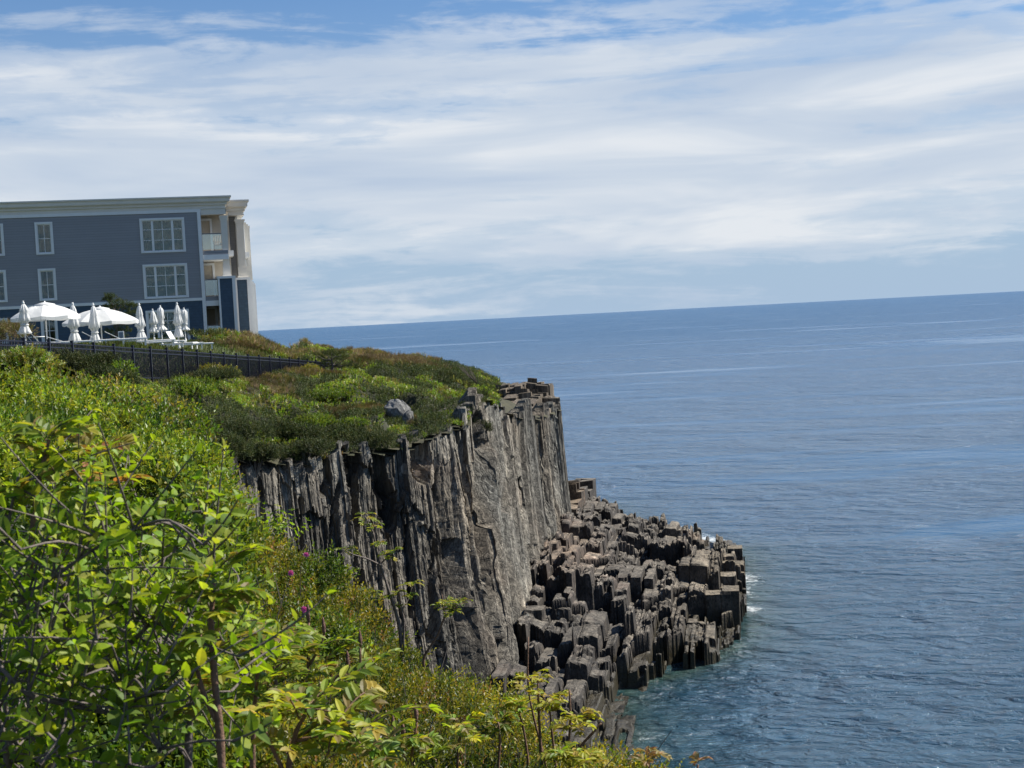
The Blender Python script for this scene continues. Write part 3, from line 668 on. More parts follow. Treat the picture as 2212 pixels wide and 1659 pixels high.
def ledge_mesh():
    """one fused mass of upright beds: flat topped blocks bounded by joints, at four sizes, with worn edges"""
    pl = np.array(wpoly); A_ = pl@BA[:2]; B_ = pl@BB[:2]
    av = np.arange(A_.min()-.3, A_.max()+.3, .055); bv = np.arange(B_.min()-.3, min(B_.max(), 112)+.3, .075)
    a, b = np.meshgrid(av, bv, indexing='ij')
    aw = a + .07*fbm(a*.9, b*.9, 401, 4) + .25*fbm(a*.12, b*.10, 402, 2); bw = b + .10*fbm(a*1.1, b*1.1, 403, 4)
    x, y = BA[0]*a+BB[0]*b, BA[1]*a+BB[1]*b; xw, yw = BA[0]*aw+BB[0]*bw, BA[1]*aw+BB[1]*bw
    inside = in_poly(xw+.10*fbm(x*1.5, y*1.5, 7, 3), yw, wpoly)
    z = np.zeros_like(a); tone = np.ones_like(a); edge_min = np.full(a.shape, 9.0); zc = None
    for li, (wd, ln, am) in enumerate(((1.8, 5.2, .58), (.72, 3.0, .24), (.30, 1.6, .11), (.14, .7, .05))):
        q = aw/wd + .35*vnoise(aw/wd*.8, bw*0+3.3, 410+li); i = np.floor(q); fa = q-i
        l2 = ln*(.55+.9*hsh(i, i*0+420+li)); p = bw/l2 + 7*hsh(i, i*0+430+li) + (hsh(i, i*0+435+li)-.5)*.5*fa; j = np.floor(p); fb = p-j
        rr = hsh(i, j, i*0+440+li); sm = hsh(i, j, i*0+450+li)
        k = 1.0
        if li >= 2: k = np.where(solid < .48, .12, 1.0)        # some blocks stay whole
        if li == 1:
            solid = sm; ac_, bc_ = aw + (.5-fa)*wd, bw + (.5-fb)*l2; ac, bc = aw + (.5-fa)*wd, bw + (.5-fb)*l2
            X_, Y_ = BA[0]*ac+BB[0]*bc, BA[1]*ac+BB[1]*bc; zc = ledge_top(X_.ravel(), Y_.ravel()).reshape(a.shape)
        if li == 2:
            ac, bc = aw + (.5-fa)*wd, bw + (.5-fb)*l2; ac = np.where(solid < .48, ac_, ac); bc = np.where(solid < .48, bc_, bc)
            inside = in_poly(BA[0]*ac+BB[0]*bc, BA[1]*ac+BB[1]*bc, wpoly)
        z += k*am*(rr*2-1) + k*am*.35*(fa-.5)*(sm*2-1) + k*am*.25*(fb-.5)*(hsh(i, j, i*0+460+li)*2-1)
        if li in (1, 2): z -= np.where(hsh(i, j, i*0+470+li) < .10, (.7, .35)[li-1], 0)
        e = np.minimum(np.minimum(fa, 1-fa)*wd, np.minimum(fb, 1-fb)*l2)
        z -= k*(.10, .08, .05, .025)[li]*np.exp(-(e/.05)**2)
        if li < 3: tone *= 1+(.32, .34, .30)[li]*(hsh(i, j, i*0+480+li)-.5)
    z = z + zc; z += .035*fbm(a*3.5, b*3.5, 490, 4)
    for (px, py, D, zz, sa, sb) in [(1555, 1290, 70.5, 1.75, 1.3, 1.2), (1590, 1292, 70.6, 1.9, 1.1, 1.4), (1380, 1240, 73, 2.55, 0.55, 3.2), (1408, 1245, 73, 2.4, 0.5, 3.0), (1350, 1255, 73, 2.5, 0.6, 2.6), (1580, 1215, 78, 1.9, 1.0, 1.0),
                    (1592, 1196, 81, 2.2, 1.1, 1.2), (1570, 1235, 76, 1.6, .9, 1.4), (1325, 1345, 66.0, 1.75, 0.7, 1.0), (1200, 1180, 75, 4.0, .5, 1.2), (1225, 1195, 74, 3.5, .5, 1.6), (1175, 1250, 69, 3.4, .5, .9), (1160, 1340, 63.5, 2.9, .9, 1.0), (1210, 1240, 71, 2.6, 0.9, 1.5)]:
        c = P(px, py, D); m = (np.abs(aw-c@BA) < sa/2) & (np.abs(bw-c@BB) < sb/2); z[m] = zz+.05*fbm(a[m]*2, b[m]*2, 5, 3)
    # the recess behind the middle ridges
    for (px, py, D, zz, sa, sb) in [(1425, 1215, 80, .5, 2.6, 4.2), (1300, 1330, 66.5, .55, 2.4, 2.2), (1200, 1300, 66, .9, 1.0, 2.0)]:
        c = P(px, py, D); m = (np.abs(aw-c@BA) < sa/2) & (np.abs(bw-c@BB) < sb/2); z[m] = np.minimum(z[m], zz+.25*fbm(a[m], b[m], 6, 3))
    z = np.where(inside, np.maximum(z, .02+.25*fbm(x, y, 9, 3)), -2.5)
    V = np.stack([x, y, z], -1).reshape(-1, 3); nb = len(bv); i = (np.arange(len(av)-1)[:, None]*nb+np.arange(nb-1)[None]).ravel(); Q = np.c_[i, i+nb, i+nb+1, i+1]
    Q = Q[(V[Q][:, :, 2].max(1) > -2.4)]
    px, py = proj(V); pink = np.exp(-((px-1225)/60)**2-((py-1190)/45)**2)[:, None]; rt = (1/(1+np.exp(-(px-1480)/40))*np.where(py < 1400, 1, .4))[:, None]
    tn = tone.reshape(-1, 1)*(.82+.25*rt)*np.ones(3) + pink*np.array([[.75, .55, .42]]) + rt*np.array([[.25, .18, .03]])
    # pale quartz rubble in the hollow
    m = ((px-1290)/28)**2+((py-1215)/55)**2 < 1; tn[m & (fbm(V[:, 0]*2.5, V[:, 1]*2.5, 77, 3) > .05)] *= 2.0
    return npmesh('rock_ledge', V, [Q], np.clip(tn, .3, 2.6))
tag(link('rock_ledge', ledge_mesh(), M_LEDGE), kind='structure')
# outlying stack behind the cliff foot
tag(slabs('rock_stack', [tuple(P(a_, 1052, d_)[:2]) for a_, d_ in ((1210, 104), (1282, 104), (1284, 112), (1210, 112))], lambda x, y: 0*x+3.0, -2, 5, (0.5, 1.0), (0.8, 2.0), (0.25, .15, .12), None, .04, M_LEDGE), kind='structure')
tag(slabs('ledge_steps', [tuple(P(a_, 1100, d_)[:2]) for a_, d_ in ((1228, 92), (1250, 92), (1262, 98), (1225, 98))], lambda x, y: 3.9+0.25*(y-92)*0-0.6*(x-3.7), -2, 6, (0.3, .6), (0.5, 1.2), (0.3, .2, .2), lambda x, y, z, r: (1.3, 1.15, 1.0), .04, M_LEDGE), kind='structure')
# red-brown outcrop on the headland tip
def tip_z(x, y):
    return HT(x, y) + 0.15
tp = [tuple(P(*k)[:2]) for k in ((1080, 862, 88), (1120, 880, 84), (1160, 893, 83), (1188, 886, 88), (1203, 876, 92), (1195, 868, 97), (1130, 850, 99), (1080, 842, 97))]
def tip_tone(x, y, z, r_): k = r_.uniform(.7, 1.2); return (0.92*k, 0.82*k, 0.74*k)
tag(slabs('headland_outcrop', tp, lambda x, y: 10.35+1.05*np.clip((y-85)/8, 0, 1)-0.55*np.clip((x-1.4)/1.6, 0, 1), 9.3, 9, (0.25, 0.8), (0.5, 1.3), (0.16, .08, .06), tip_tone, 0.05, M_CLIFF, quant=.22), kind='structure')

# ================================================================== HEADLAND COVER (shrubs, grass)
def head_canopy(x, y):
    n1 = fbm(x/2.6, y/2.6, 101, 3); n2 = fbm(x/0.8, y/0.8, 111, 3)
    rimd = np.clip((y-56)/25, 0, 1)
    hz = head_z(x, y); px, py = proj(np.stack([x, y, hz], -1).reshape(-1, 3)); px = px.reshape(np.shape(x)); py = py.reshape(np.shape(x))
    fd = x-(-16+(y-46.6)*(4.6/36.3)); rl = T3[1:13, :2]; A = np.stack([x, y], -1).reshape(-1, 2); rd = np.full(len(A), 1e9)
    for k in range(len(rl)-1):
        p_, q_ = rl[k], rl[k+1]; e = q_-p_; tt = np.clip(((A-p_)@e)/(e@e), 0, 1); rd = np.minimum(rd, np.linalg.norm(A-(p_+tt[:, None]*e), axis=1))
    rd = rd.reshape(np.shape(x)); rimf = np.clip(.22+(rd+1.2*fbm(x/1.5, y/1.5, 88, 2))/3.0, .12, 1)
    tp_ = rimf*np.clip((1085-px)/110, .15, 1)*np.where((fd < 3.5) & (y < 86), np.clip(.12+fd/4, .12, 1), 1)*np.where((px > 828) & (px < 905) & (y < 71) & (y > 60), .08, 1)
    return hz + tp_*(0.8*np.maximum(n1, -0.35) + 0.22*n2 + 0.75*domes(x, y*.8, 1.5, 41)[0] - .1) - np.where((fd < 3.5) & (y < 86), .08*np.clip(1-fd/3.5, 0, 1), 0)
def domes(x, y, cell, seed, ecc=0.25):
    """rounded crowns packed side by side: height 0..1 over the nearest crown, its random id and edge distance"""
    gx, gy = x/cell, y/cell; bx, by = np.floor(gx), np.floor(gy); best = np.full(np.shape(x), 9.0); bid = np.zeros(np.shape(x))
    for ox in (-1, 0, 1):
        for oy in (-1, 0, 1):
            cx, cy = bx+ox, by+oy; s0 = cx*0+seed
            px_, py_ = cx+hsh(cx, cy, s0), cy+hsh(cx, cy, s0+1); rr = .75+.5*hsh(cx, cy, s0+2)
            d = np.hypot(gx-px_, gy-py_)/rr; m = d < best; best = np.where(m, d, best); bid = np.where(m, hsh(cx, cy, s0+3), bid)
    return np.sqrt(np.clip(1-(best*.95)**2, 0, 1))*(0.6+.4*bid), bid
def species(x, y):
    """0 juniper 1 bright 2 brown grass 3 olive"""
    px, py = proj(np.c_[x, y, head_z(x, y)])
    a = fbm(x/3.2, y/5.0, 201, 3); b = fbm(x/1.3, y/2.0, 211, 3); c = fbm(x/4.0, y/6.0, 221, 3)
    brown = np.exp(-((px-860)/110)**2-((py-790)/24)**2)*1.3 + np.exp(-((px-600)/60)**2-((py-835)/25)**2)*1.0 + np.exp(-((px-560)/70)**2-((py-765)/12)**2)*1.5 \
        + np.exp(-((px-960)/60)**2-((py-885)/30)**2)*.35 + np.exp(-((px-720)/70)**2-((py-925)/25)**2)*.4 + np.exp(-((px-640)/45)**2-((py-790)/25)**2)*.5
    crow = domes(x, y*.8, 1.5, 41)[1]
    jun = np.exp(-((px-960)/70)**2-((py-825)/22)**2)*1.4 + np.exp(-((px-700)/130)**2-((py-940)/25)**2)*.7 + np.exp(-((px-480)/50)**2-((py-950)/50)**2)*.9 + np.exp(-((px-460)/30)**2-((py-806)/8)**2)*1.6
    bright = np.exp(-((px-420)/90)**2-((py-850)/32)**2)*.55 + np.exp(-((px-700)/90)**2-((py-850)/25)**2)*.45
    s0 = 0.22+a*0.7+jun+.5*(crow < .4); s1 = 0.12+b*.9-a*0.3+bright+.55*(crow > .68); s2 = 0.06+c*1.0+brown; s3 = 0.20-0.5*a+0.6*b*0+0.5*c
    return np.argmax(np.stack([s0, s1, s2, s3]), 0)
def head_cover():
    N = 190000
    # spread evenly over the headland, denser towards the near edge
    D = 44*(128/44)**rng.random(N); U = rng.uniform(-0.42, 0.06, N); X = U*D; Y = D
    k = in_poly(X, Y, [(a, b) for a, b in HPOLY]); X = X[k]; Y = Y[k]
    terr = (Y > 62) & (X < -16.5+(Y-46)*.125) & (Y < 99)             # terrace: kept clear of shrubs
    fx = -16+(Y-46.6)*(4.6/36.3)
    behind = (X < fx-0.25) & (Y < 84)
    hill = (X > -22) & (Y > 80)
    pxx = proj(np.c_[X, Y, head_z(X, Y)])[0]; k = (pxx < 1078) & ~(behind) & ~((Y > 84) & (X < -19.5)) & ((Y < 100) | (X > -16))
    X = X[k]; Y = Y[k]; dh = domes(X, Y*.8, 1.5, 41)[0]; k = rng.random(len(X)) < np.clip(dh*2.4-.2, .15, 1); X = X[k]; Y = Y[k]; sp = species(X, Y)
    z = head_canopy(X, Y); hgt = np.where(sp == 2, 0.1, 0)
    base = np.c_[X, Y, z+hgt-0.12]
    ax = np.c_[fbm(X/1.2, Y/1.2, 7, 2)*.8, fbm(X/1.2, Y/1.2, 8, 2)*.8, np.ones(len(X))] + rng.normal(0, .45, (len(X), 3)); ax[:, 2] = np.abs(ax[:, 2])+.2
    sc = (Y/70)**0.7
    for code, name, lab, L, Wd, kk, tl, cols, mt, spread in (
            (0, 'juniper_mat', 'dark green creeping juniper mat spread over the headland top', 0.13, 0.045, 9, .30, G_JUN, M_NEEDLE, 0.9),
            (1, 'low_shrubs', 'low bright green leafy shrubs scattered among the dark juniper', 0.10, 0.065, 8, .22, G_BRIGHT+G_BRIGHT+G_OLIVE, M_LEAF, 1.0),
            (2, 'dry_grass', 'dry brown grass and twiggy heath on the headland', 0.30, 0.022, 7, .15, G_BROWN+G_OLIVE, M_NEEDLE, 0.45),
            (3, 'olive_ground_cover', 'olive green low growth between the headland shrubs', 0.12, 0.05, 8, .22, G_OLIVE+G_BROWN[:1]+G_JUN[:2], M_LEAF, 0.9)):
        m = sp == code; n = m.sum()
        if n == 0: continue
        tc = pal(n, cols)*1.3
        f = np.clip(fbm(X[m]/.7, Y[m]/.7, 400+code, 2)*.7+1, .5, 1.6)[:, None]
        tc = tc*f
        if code == 1:
            white = rng.random(n) < .03; tc[white] = (.6, .6, .5)
        if code == 0:
            tip = rng.random(n) < .14; tc[tip] = (.08, .10, .03)
        pos, d, nr, Ls, Ws, idx = twig_leaves(base[m], ax[m], np.full(n, tl)*sc[m], kk, L*sc[m], Wd*sc[m], spread)
        V, F_ = rhombs(pos, d, nr, Ls, Ws)
        me = npmesh(name, V, F_, tones(idx, tc, 4)); tag(link(name, me, mt), lab, 'ground cover', kind='stuff')
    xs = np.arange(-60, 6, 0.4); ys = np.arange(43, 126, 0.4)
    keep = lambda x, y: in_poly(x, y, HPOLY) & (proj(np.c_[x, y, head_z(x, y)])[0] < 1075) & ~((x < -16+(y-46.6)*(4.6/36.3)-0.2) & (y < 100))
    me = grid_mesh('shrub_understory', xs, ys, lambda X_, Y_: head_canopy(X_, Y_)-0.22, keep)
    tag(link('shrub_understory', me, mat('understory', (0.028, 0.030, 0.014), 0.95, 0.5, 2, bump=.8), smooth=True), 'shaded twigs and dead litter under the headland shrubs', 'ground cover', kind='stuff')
head_cover()

# ================================================================== NEAR SLOPE
CREST = [(-100, 792, 45.5), (60, 786, 45.3), (250, 832, 44), (345, 866, 38), (420, 890, 31), (470, 960, 26), (500, 1040, 22), (555, 1110, 19.8), (610, 1160, 18.5), (700, 1235, 16.8), (780, 1345, 15.5), (900, 1395, 14.2), (1050, 1478, 12.8), (1130, 1540, 12), (1250, 1625, 10.8), (1400, 1700, 9.5), (1600, 1800, 8)]
NP_ = CREST + [(0, 1000, 12), (200, 1000, 14), (300, 875, 28), (0, 825, 28), (120, 915, 19), (350, 1100, 12), (600, 1300, 11), (900, 1550, 8.5), (300, 1350, 7.5), (500, 1500, 6.5), (800, 1640, 6.2), (-300, 1000, 10), (-400, 800, 30), (700, 1420, 9.5), (0, 1300, 6.0), (400, 1650, 4.8)]
npt = np.array([P(*k) for k in NP_]); npt = np.concatenate([npt, [[0, 0, 14.9], [-3, 0, 15.2], [3, 0, 14.3], [-8, 2, 15.4], [1.5, 4, 14.0]]])
NT_ = TPS(npt[:, :2], npt[:, 2], 0.01)
cr = np.array([P(*k) for k in CREST])
def near_smooth(x, y):
    u = x/np.maximum(y, .5); dc = np.interp(u, (cr[:, 0]/cr[:, 1]), cr[:, 1])
    over = np.maximum(y-dc, 0)*np.clip((u+0.30)/0.05, 0, 1)
    return np.minimum(NT_(x, y), 16.4) - over*1.3 - 0.12*over**2
def near_canopy(x, y):
    s_ = np.clip(y/12, .25, 1)
    return near_smooth(x, y) - 0.02 + (0.35*fbm(x/1.7, y/1.7, 301, 3)+0.14*fbm(x/.5, y/.5, 311, 3)+1.1*domes(x, y, 1.5, 51)[0]+.25*domes(x, y, .5, 57)[0]-1.18)*s_
NPOLY = [(-30, -6), (8, -6), (3.2, 8.0), (1.3, 13.2)] + [tuple((q*1.12)[:2]) for q in cr[::-1]] + [(-40, 46)]
def near_slope():
    xs = np.arange(-30, 9, 0.25); ys = np.arange(-6, 50, 0.25)
    tag(link('near_slope', grid_mesh('near_slope', xs, ys, lambda X, Y: np.maximum(near_smooth(X, Y)-0.95, -1), lambda x, y: y < 60), M_SOIL, smooth=True), kind='structure')
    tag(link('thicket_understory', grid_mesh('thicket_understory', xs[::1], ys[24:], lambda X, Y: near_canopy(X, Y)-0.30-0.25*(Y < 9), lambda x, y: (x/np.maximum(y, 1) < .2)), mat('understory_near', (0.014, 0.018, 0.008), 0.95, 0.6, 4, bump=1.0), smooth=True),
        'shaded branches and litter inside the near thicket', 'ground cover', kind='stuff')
    def scatter(N, d0, d1, u0_, u1_):
        D = d0*(d1/d0)**rng.random(N); U = rng.uniform(u0_, u1_, N); X = U*D
        dc = np.interp(U, (cr[:, 0]/cr[:, 1]), cr[:, 1]); k = D < dc*1.10+0.3
        return X[k], D[k]
    X, Y = scatter(120000, 5.2, 48, -0.40, 0.20)
    dh = domes(X, Y, 1.5, 51)[0]; k = rng.random(len(X)) < np.clip(dh*2.8-.7, .05, 1); X = X[k]; Y = Y[k]
    z = near_canopy(X, Y); px, py = proj(np.c_[X, Y, z])
    # three leaf masses, told apart by where they grow
    a = fbm(X/2.5, Y/2.5, 501, 3)
    far = Y > 26
    # crest edge catches the yellow new growth
    dc = np.interp(X/Y, (cr[:, 0]/cr[:, 1]), cr[:, 1]); edge = (dc-Y) < 2.5+1.5*a
    lower = (px > 540) & ~far
    sets = [('distant_thicket', 'pale green leafy thicket along the far left of the slope below the fence', far, 0.10, 0.060, 8, G_BRIGHT+G_OLIVE[:2], .28),
            ('leafy_thicket', 'bright green broad leaved thicket covering the middle of the left slope', ~far & ~lower & ~edge, 0.085, 0.050, 9, G_BRIGHT, .24),
            ('yellowing_thicket', 'yellow green new growth along the top edge of the left slope', ~far & ~lower & edge, 0.066, 0.036, 9, G_YEL+G_BRIGHT[:2], .24),
            ('bayberry_thicket', 'olive and yellow green bayberry thicket below the cliff in the lower middle', lower, 0.050, 0.025, 10, G_BAY+G_YEL[:2], .17)]
    for name, lab, m, L, Wd, kk, cols, tl in sets:
        n = int(m.sum()); x, y, zz = X[m], Y[m], z[m]
        depth = rng.random(n)**2*0.28
        sc = np.clip((y/13)**0.45, .6, 1.5)
        g = 1.0
        ax = np.c_[rng.normal(0.1, .65, n), rng.normal(-.2, .65, n), np.full(n, 1.0)]
        f = np.clip(1+.55*fbm(x/.9, y/.9, 611, 2), .55, 1.7)[:, None]
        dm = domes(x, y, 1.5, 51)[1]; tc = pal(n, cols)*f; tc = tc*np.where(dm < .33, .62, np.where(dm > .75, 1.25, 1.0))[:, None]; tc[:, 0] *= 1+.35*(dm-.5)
        rare = rng.random(n)
        if name == 'bayberry_thicket': tc[rare < .05] = (0.24, 0.13, 0.06)
        pos, d, nr, Ls, Ws, idx = twig_leaves(np.c_[x, y, zz-depth-tl*.5], ax, tl*sc*rng.uniform(.7, 1.5, n), kk, L*sc*rng.uniform(.75, 1.2, n), Wd*sc, 0.95)
        V, F_ = rhombs(pos, d, nr, Ls, Ws)
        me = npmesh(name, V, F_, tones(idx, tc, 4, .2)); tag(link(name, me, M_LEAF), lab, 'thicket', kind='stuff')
    # bare grey twigs poking out of the thicket
    mb = MB(); n = 900; X, Y = scatter(n, 6, 34, -0.38, 0.15); z = near_canopy(X, Y)
    for x, y, zz in zip(X, Y, z):
        l_ = random.uniform(.2, .55); dx, dy = random.gauss(.1, .25), random.gauss(0, .25)
        mb.tube([(x, y, zz-.25), (x+dx*l_*.5, y+dy*l_*.5, zz-.25+l_*.6), (x+dx*l_*1.1, y+dy*l_, zz-.25+l_)], [.006, .004, .002], 4, False)
    tag(mb.build('bare_twigs', M_TWIG), 'thin bare grey twigs poking out of the near thicket', 'twigs', kind='stuff')
near_slope()

# ================================================================== HOTEL
QL, QR = P(0, 437.8, 93.5), P(495, 421, 97.0)
e1 = unit(np.array([QR[0]-QL[0], QR[1]-QL[1], 0])); e2 = np.array([-e1[1], e1[0], 0])
ORG = np.array([QR[0], QR[1], 0.0])
def BL(px, py, b):
    """pixel on the vertical plane b metres behind the front wall -> (a, z)"""
    d = ray(px, py); k = ((ORG-EYE)@e2 + b)/(d@e2); q = EYE + d*k
    return (q-ORG)@e1, q[2]
hotel = empty('hotel_building', (ORG[0], ORG[1], 14.8), 'three storey blue grey and navy clapboard hotel with white cornice at the cliff edge', 'building')
def BM(q):   # local (a, b, z) -> offset from the hotel's empty
    p = ORG + e1*q[0] + e2*q[1]; return (p[0]-ORG[0], p[1]-ORG[1], q[2]-14.8)
class BX(MB):
    def bb(s, a0, a1, b0, b1, z0, z1): s.box(min(a0, a1), max(a0, a1), b0, b1, min(z0, z1), max(z0, z1), BM); return s
def part(name, m, parent, *boxes, label=None, bevel=0):
    x = BX()
    for q in boxes: x.bb(*q)
    o = x.build(name, m, parent, bevel=bevel)
    if label: o['label'] = label
    return o
aS, zS = BL(425, 457, 0)            # right edge of the siding, top
zTop = BL(495, 421, -0.6)[1]; zCorB = BL(424, 452, 0)[1]
zBand1 = BL(435, 643, 0)[1]; zBand0 = BL(435, 649, 0)[1]
AL = -52.0; zG = 14.6
DB = 26.0
# walls with real openings: list windows (px corners), cut the wall in boxes round them
wins = []
def win(x0, y0, x1, y1, kind): # TL px, BR px
    a0, z1 = BL(x0, y0, 0); a1, z0 = BL(x1, y1, 0); wins.append([a0, a1, z0, z1, kind])
win(300.5, 472.5, 402, 543.5, 'tri'); win(307.5, 572, 408.5, 642, 'tri')
win(74, 480.5, 117.5, 549, 'pair'); win(81, 581, 124, 648.5, 'pair')
win(-30, 484, 11, 552.5, 'pair'); win(-25, 584.5, 17, 652.5, 'pair')
win(-140, 488, -96, 556, 'pair'); win(-133, 589, -90, 656, 'pair')
win(314, 671.5, 412, 738, 'tri'); win(87, 686, 127, 742, 'pair'); win(-24, 689, 20, 742, 'pair')
for i in (0, 2, 4, 6): # align storeys
    pass
def wall_with_holes(name, m, z0, z1, hs, a_l, a_r, b0=0.0, b1=0.35):
    xs = sorted({a_l, a_r, *[h[0]+.09 for h in hs], *[h[1]-.09 for h in hs]}); x = BX()
    zs = sorted({z0, z1, *[h[2]+.09 for h in hs if z0 < h[2] < z1], *[h[3]-.09 for h in hs if z0 < h[3] < z1]})
    for k in range(len(xs)-1):
        xm = (xs[k]+xs[k+1])/2; cur = None
        for j in range(len(zs)-1):
            zm = (zs[j]+zs[j+1])/2
            hole = any(h[0]+.09 < xm < h[1]-.09 and h[2]+.09 < zm < h[3]-.09 for h in hs)
            if hole:
                if cur: x.bb(xs[k], xs[k+1], b0, b1, cur, zs[j]); cur = None
            elif cur is None: cur = zs[j]
        if cur is not None: x.bb(xs[k], xs[k+1], b0, b1, cur, z1)
    return x.build(name, m, hotel)
up = [h for h in wins if h[2] > zBand1-0.6]; lo = [h for h in wins if h[2] <= zBand1-0.6]
for h in up:
    h[2] = max(h[2], zBand1+.02)
wall_with_holes('upper_wall', M_SIDE, zBand1, zCorB-0.2, up, AL, aS)
wall_with_holes('lower_wall', M_NAVY, zG-2, zBand0, lo, AL, aS)
part('belt_course', M_TRIM, hotel, (AL, aS+.02, -0.06, 0.3, zBand0, zBand1))
part('corner_board', M_TRIM, hotel, (aS, aS+.23, -0.07, 0.35, zG-1, zCorB-0.2))
# cornice: stepped mouldings with real returns round the corner
def cornice(parent, a0, a1, b0, b1, zt, zb, prj, ret_left=False):
    H = zt-zb; x = BX(); st = [(0.0, 0.08, 0.10), (0.08, 0.30, 0.03), (0.30, 0.36, 0.30), (0.36, 0.52, .22), (0.52, 0.58, 0.62), (0.58, 0.88, 0.74), (0.88, 1.0, 1.0)]
    for f0, f1, k in st:
        x.bb(a0-(prj*k if ret_left else 0), a1+prj*k, b0-prj*k, b1, zb+H*f0, zb+H*f1+(0.002 if f1 < 1 else 0))
    return x.build('cornice', M_CORN, parent)
part('frieze', M_TRIM, hotel, (AL, aS+.25, -0.05, 0.4, zCorB-0.2, zCorB))
a1c = BL(490, 500, 0)[0]
cornice(hotel, AL, a1c, 0.0, DB, zTop, zCorB, 0.40)
part('frieze', M_CORN, hotel, (aS+.25, a1c, 0.02, 0.5, BL(440, 464, 0)[1], zCorB), (a1c-.35, a1c, 0.5, 4.2, BL(440, 464, 0)[1], zCorB))
part('roof', M_DARK, hotel, (AL, a1c, 0.3, DB, zTop-0.3, zTop-.05))
# building body behind the front wall
b2a = BL(475, 500, 3.0)[0]
part('rear_wall', M_SIDE, hotel, (AL, aS-6, DB-.3, DB, zG-2, zCorB))
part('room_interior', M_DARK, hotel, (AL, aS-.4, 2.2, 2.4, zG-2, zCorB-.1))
part('partition_wall', M_BEIGE, hotel, (aS-0.02, aS+.20, 0.36, 3.0, zG-1, zCorB))
# balconies of the first bay
bays = []
zf = [zG-.3, BL(455, 649, 0)[1], BL(455, 551, 0)[1]]
aR = a1c
part('balcony_back_wall', M_BEIGE, hotel, (aS+.2, aR+.3, 2.7, 2.95, zG-1, zCorB))
for i, (yb0, yb1, yw1) in enumerate(((541, 550, 561), (640, 649, 660.5))):
    z1 = BL(462, yb0, 0)[1]; zm = BL(462, yb1, 0)[1]; z0 = BL(462, yw1, 0)[1]
    s_ = part('balcony_slab', M_SIDE, hotel, (aS+.235, aR, 0.0, 2.7, zm, z1))
    part('fascia', M_TRIM, s_, (aS+.24, aR+.03, -0.04, 2.68, z0, zm-.002))
for i, (yr, yb) in enumerate(((504.7, 540.5), (604, 639.5), (703.5, 736))):
    zr = BL(460, yr, 0)[1]; zb = BL(460, yb, 0)[1]
    g_ = part('railing', M_RAILG, hotel, (aS+.26, aR-.4, 0.10, 0.12, zb+.05, zr-.03), label='clear glass balcony railing with grey rail')
    part('handrail', mat('grey_metal', (0.16, 0.17, 0.18), 0.4, metal=.6) if i == 0 else bpy.data.materials['grey_metal'], g_, (aS+.25, aR-.38, 0.07, 0.15, zr-.03, zr+.04))
    d_ = part('balcony_door', M_TRIM, hotel, (aS+.9, aS+1.05, 2.60, 2.69, zb-.1, zb+2.35), (aS+.2, aS+.3, 2.6, 2.69, zb-.1, zb+2.4), (aS+.3, aS+.9, 2.6, 2.69, zb+2.2, zb+2.35))
# columns
def column(px0, px1, b, ytop, ybot, parent=hotel):
    a0, zt = BL(px0, ytop, b); a1, _ = BL(px1, ytop, b); zb = BL((px0+px1)/2+8, ybot, b)[1]; c = (a0+a1)/2; hw = (a1-a0)/2; x = BX()
    n = 6; zc = zt-.28; zp = zb+.75
    x.bb(c-hw*1.18, c+hw*1.18, b, b+2*hw*1.1, zt-.10, zt); x.bb(c-hw*1.02, c+hw*1.02, b+.03, b+2*hw, zc, zt-.1)
    for k in range(n):
        f = k/n; w0 = hw*(0.84-.0*f); x.bb(c-w0, c+w0, b+.07, b+.07+2*w0, zp+(zc-zp)*(1-(k+1)/n)+(0 if k == n-1 else .0), zp+(zc-zp)*(1-k/n))
    x.bb(c-hw*.98, c+hw*.98, b+.03, b+.03+2*hw*.98, zb+.12, zp); x.bb(c-hw*1.12, c+hw*1.12, b, b+2*hw*1.1, zb, zb+.12)
    return x.build('column', M_CORN, parent)
column(474.5, 491, 0.05, 466, 597)
column(507.5, 527, 3.6, 474, 599)
for px, b in ((528.5, 8.0), (532.5, 12.0), (536.5, 16)): column(px-2.4, px+2.4, b, 480+(px-528)*.9, 600+(px-528)*.6)
# second bay: cornice, side siding, pilasters
a2 = BL(526, 474, 3.6)[0]; zt2 = BL(522, 430.5, 3.0)[1]; zb2 = BL(520, 465, 3.6)[1]
cornice(hotel, a1c+.2, a2, 3.6, DB, zt2, zb2, 0.42)
aw = BL(490, 500, 4.5)[0]; aw1 = BL(509, 500, 4.5)[0]
part('side_wall', M_SIDE, hotel, (aw-.4, aw1, 4.6, DB-.3, zG-1, zb2))
part('corner_board', M_TRIM, hotel, (aw1, aw1+.14, 4.5, DB-.3, zG-1, zb2))
ab = BL(540, 560, 9)[0]
part('side_balcony_fascia', M_TRIM, hotel, (aw1+.14, ab-.25, 5.5, DB-1, BL(530, 561, 9)[1], BL(530, 550, 9)[1]))
part('side_balcony_fascia', M_TRIM, hotel, (a1c+.02, a1c+.42, 0.9, 3.0, BL(495, 553, 1)[1], BL(495, 541, 1)[1]))
def pilaster(x0, x1, ytop, b, depth, label):
    a0, zt = BL(x0, ytop, b); a1 = BL(x1, ytop, b)[0]
    p_ = part('pier', M_NAVY, hotel, (a0+.1, a1-.18, b, b+depth, zG-3, zt-.16), label=label)
    part('cap_board', M_TRIM, p_, (a0-.06, a1+.06, b-.07, b+depth+.02, zt-.16, zt))
    part('corner_board', M_TRIM, p_, (a0-.02, a0+.1, b-.04, b+.2, zG-3, zt-.16), (a1-.18, a1+.03, b-.04, b+depth, zG-3, zt-.16))
pilaster(470.5, 506.5, 597, -0.5, 3.0, 'navy shingled pier with white corner boards nearest the terrace')
pilaster(508, 538.5, 600, 3.3, 4.0, 'navy shingled pier set back at the sea end')
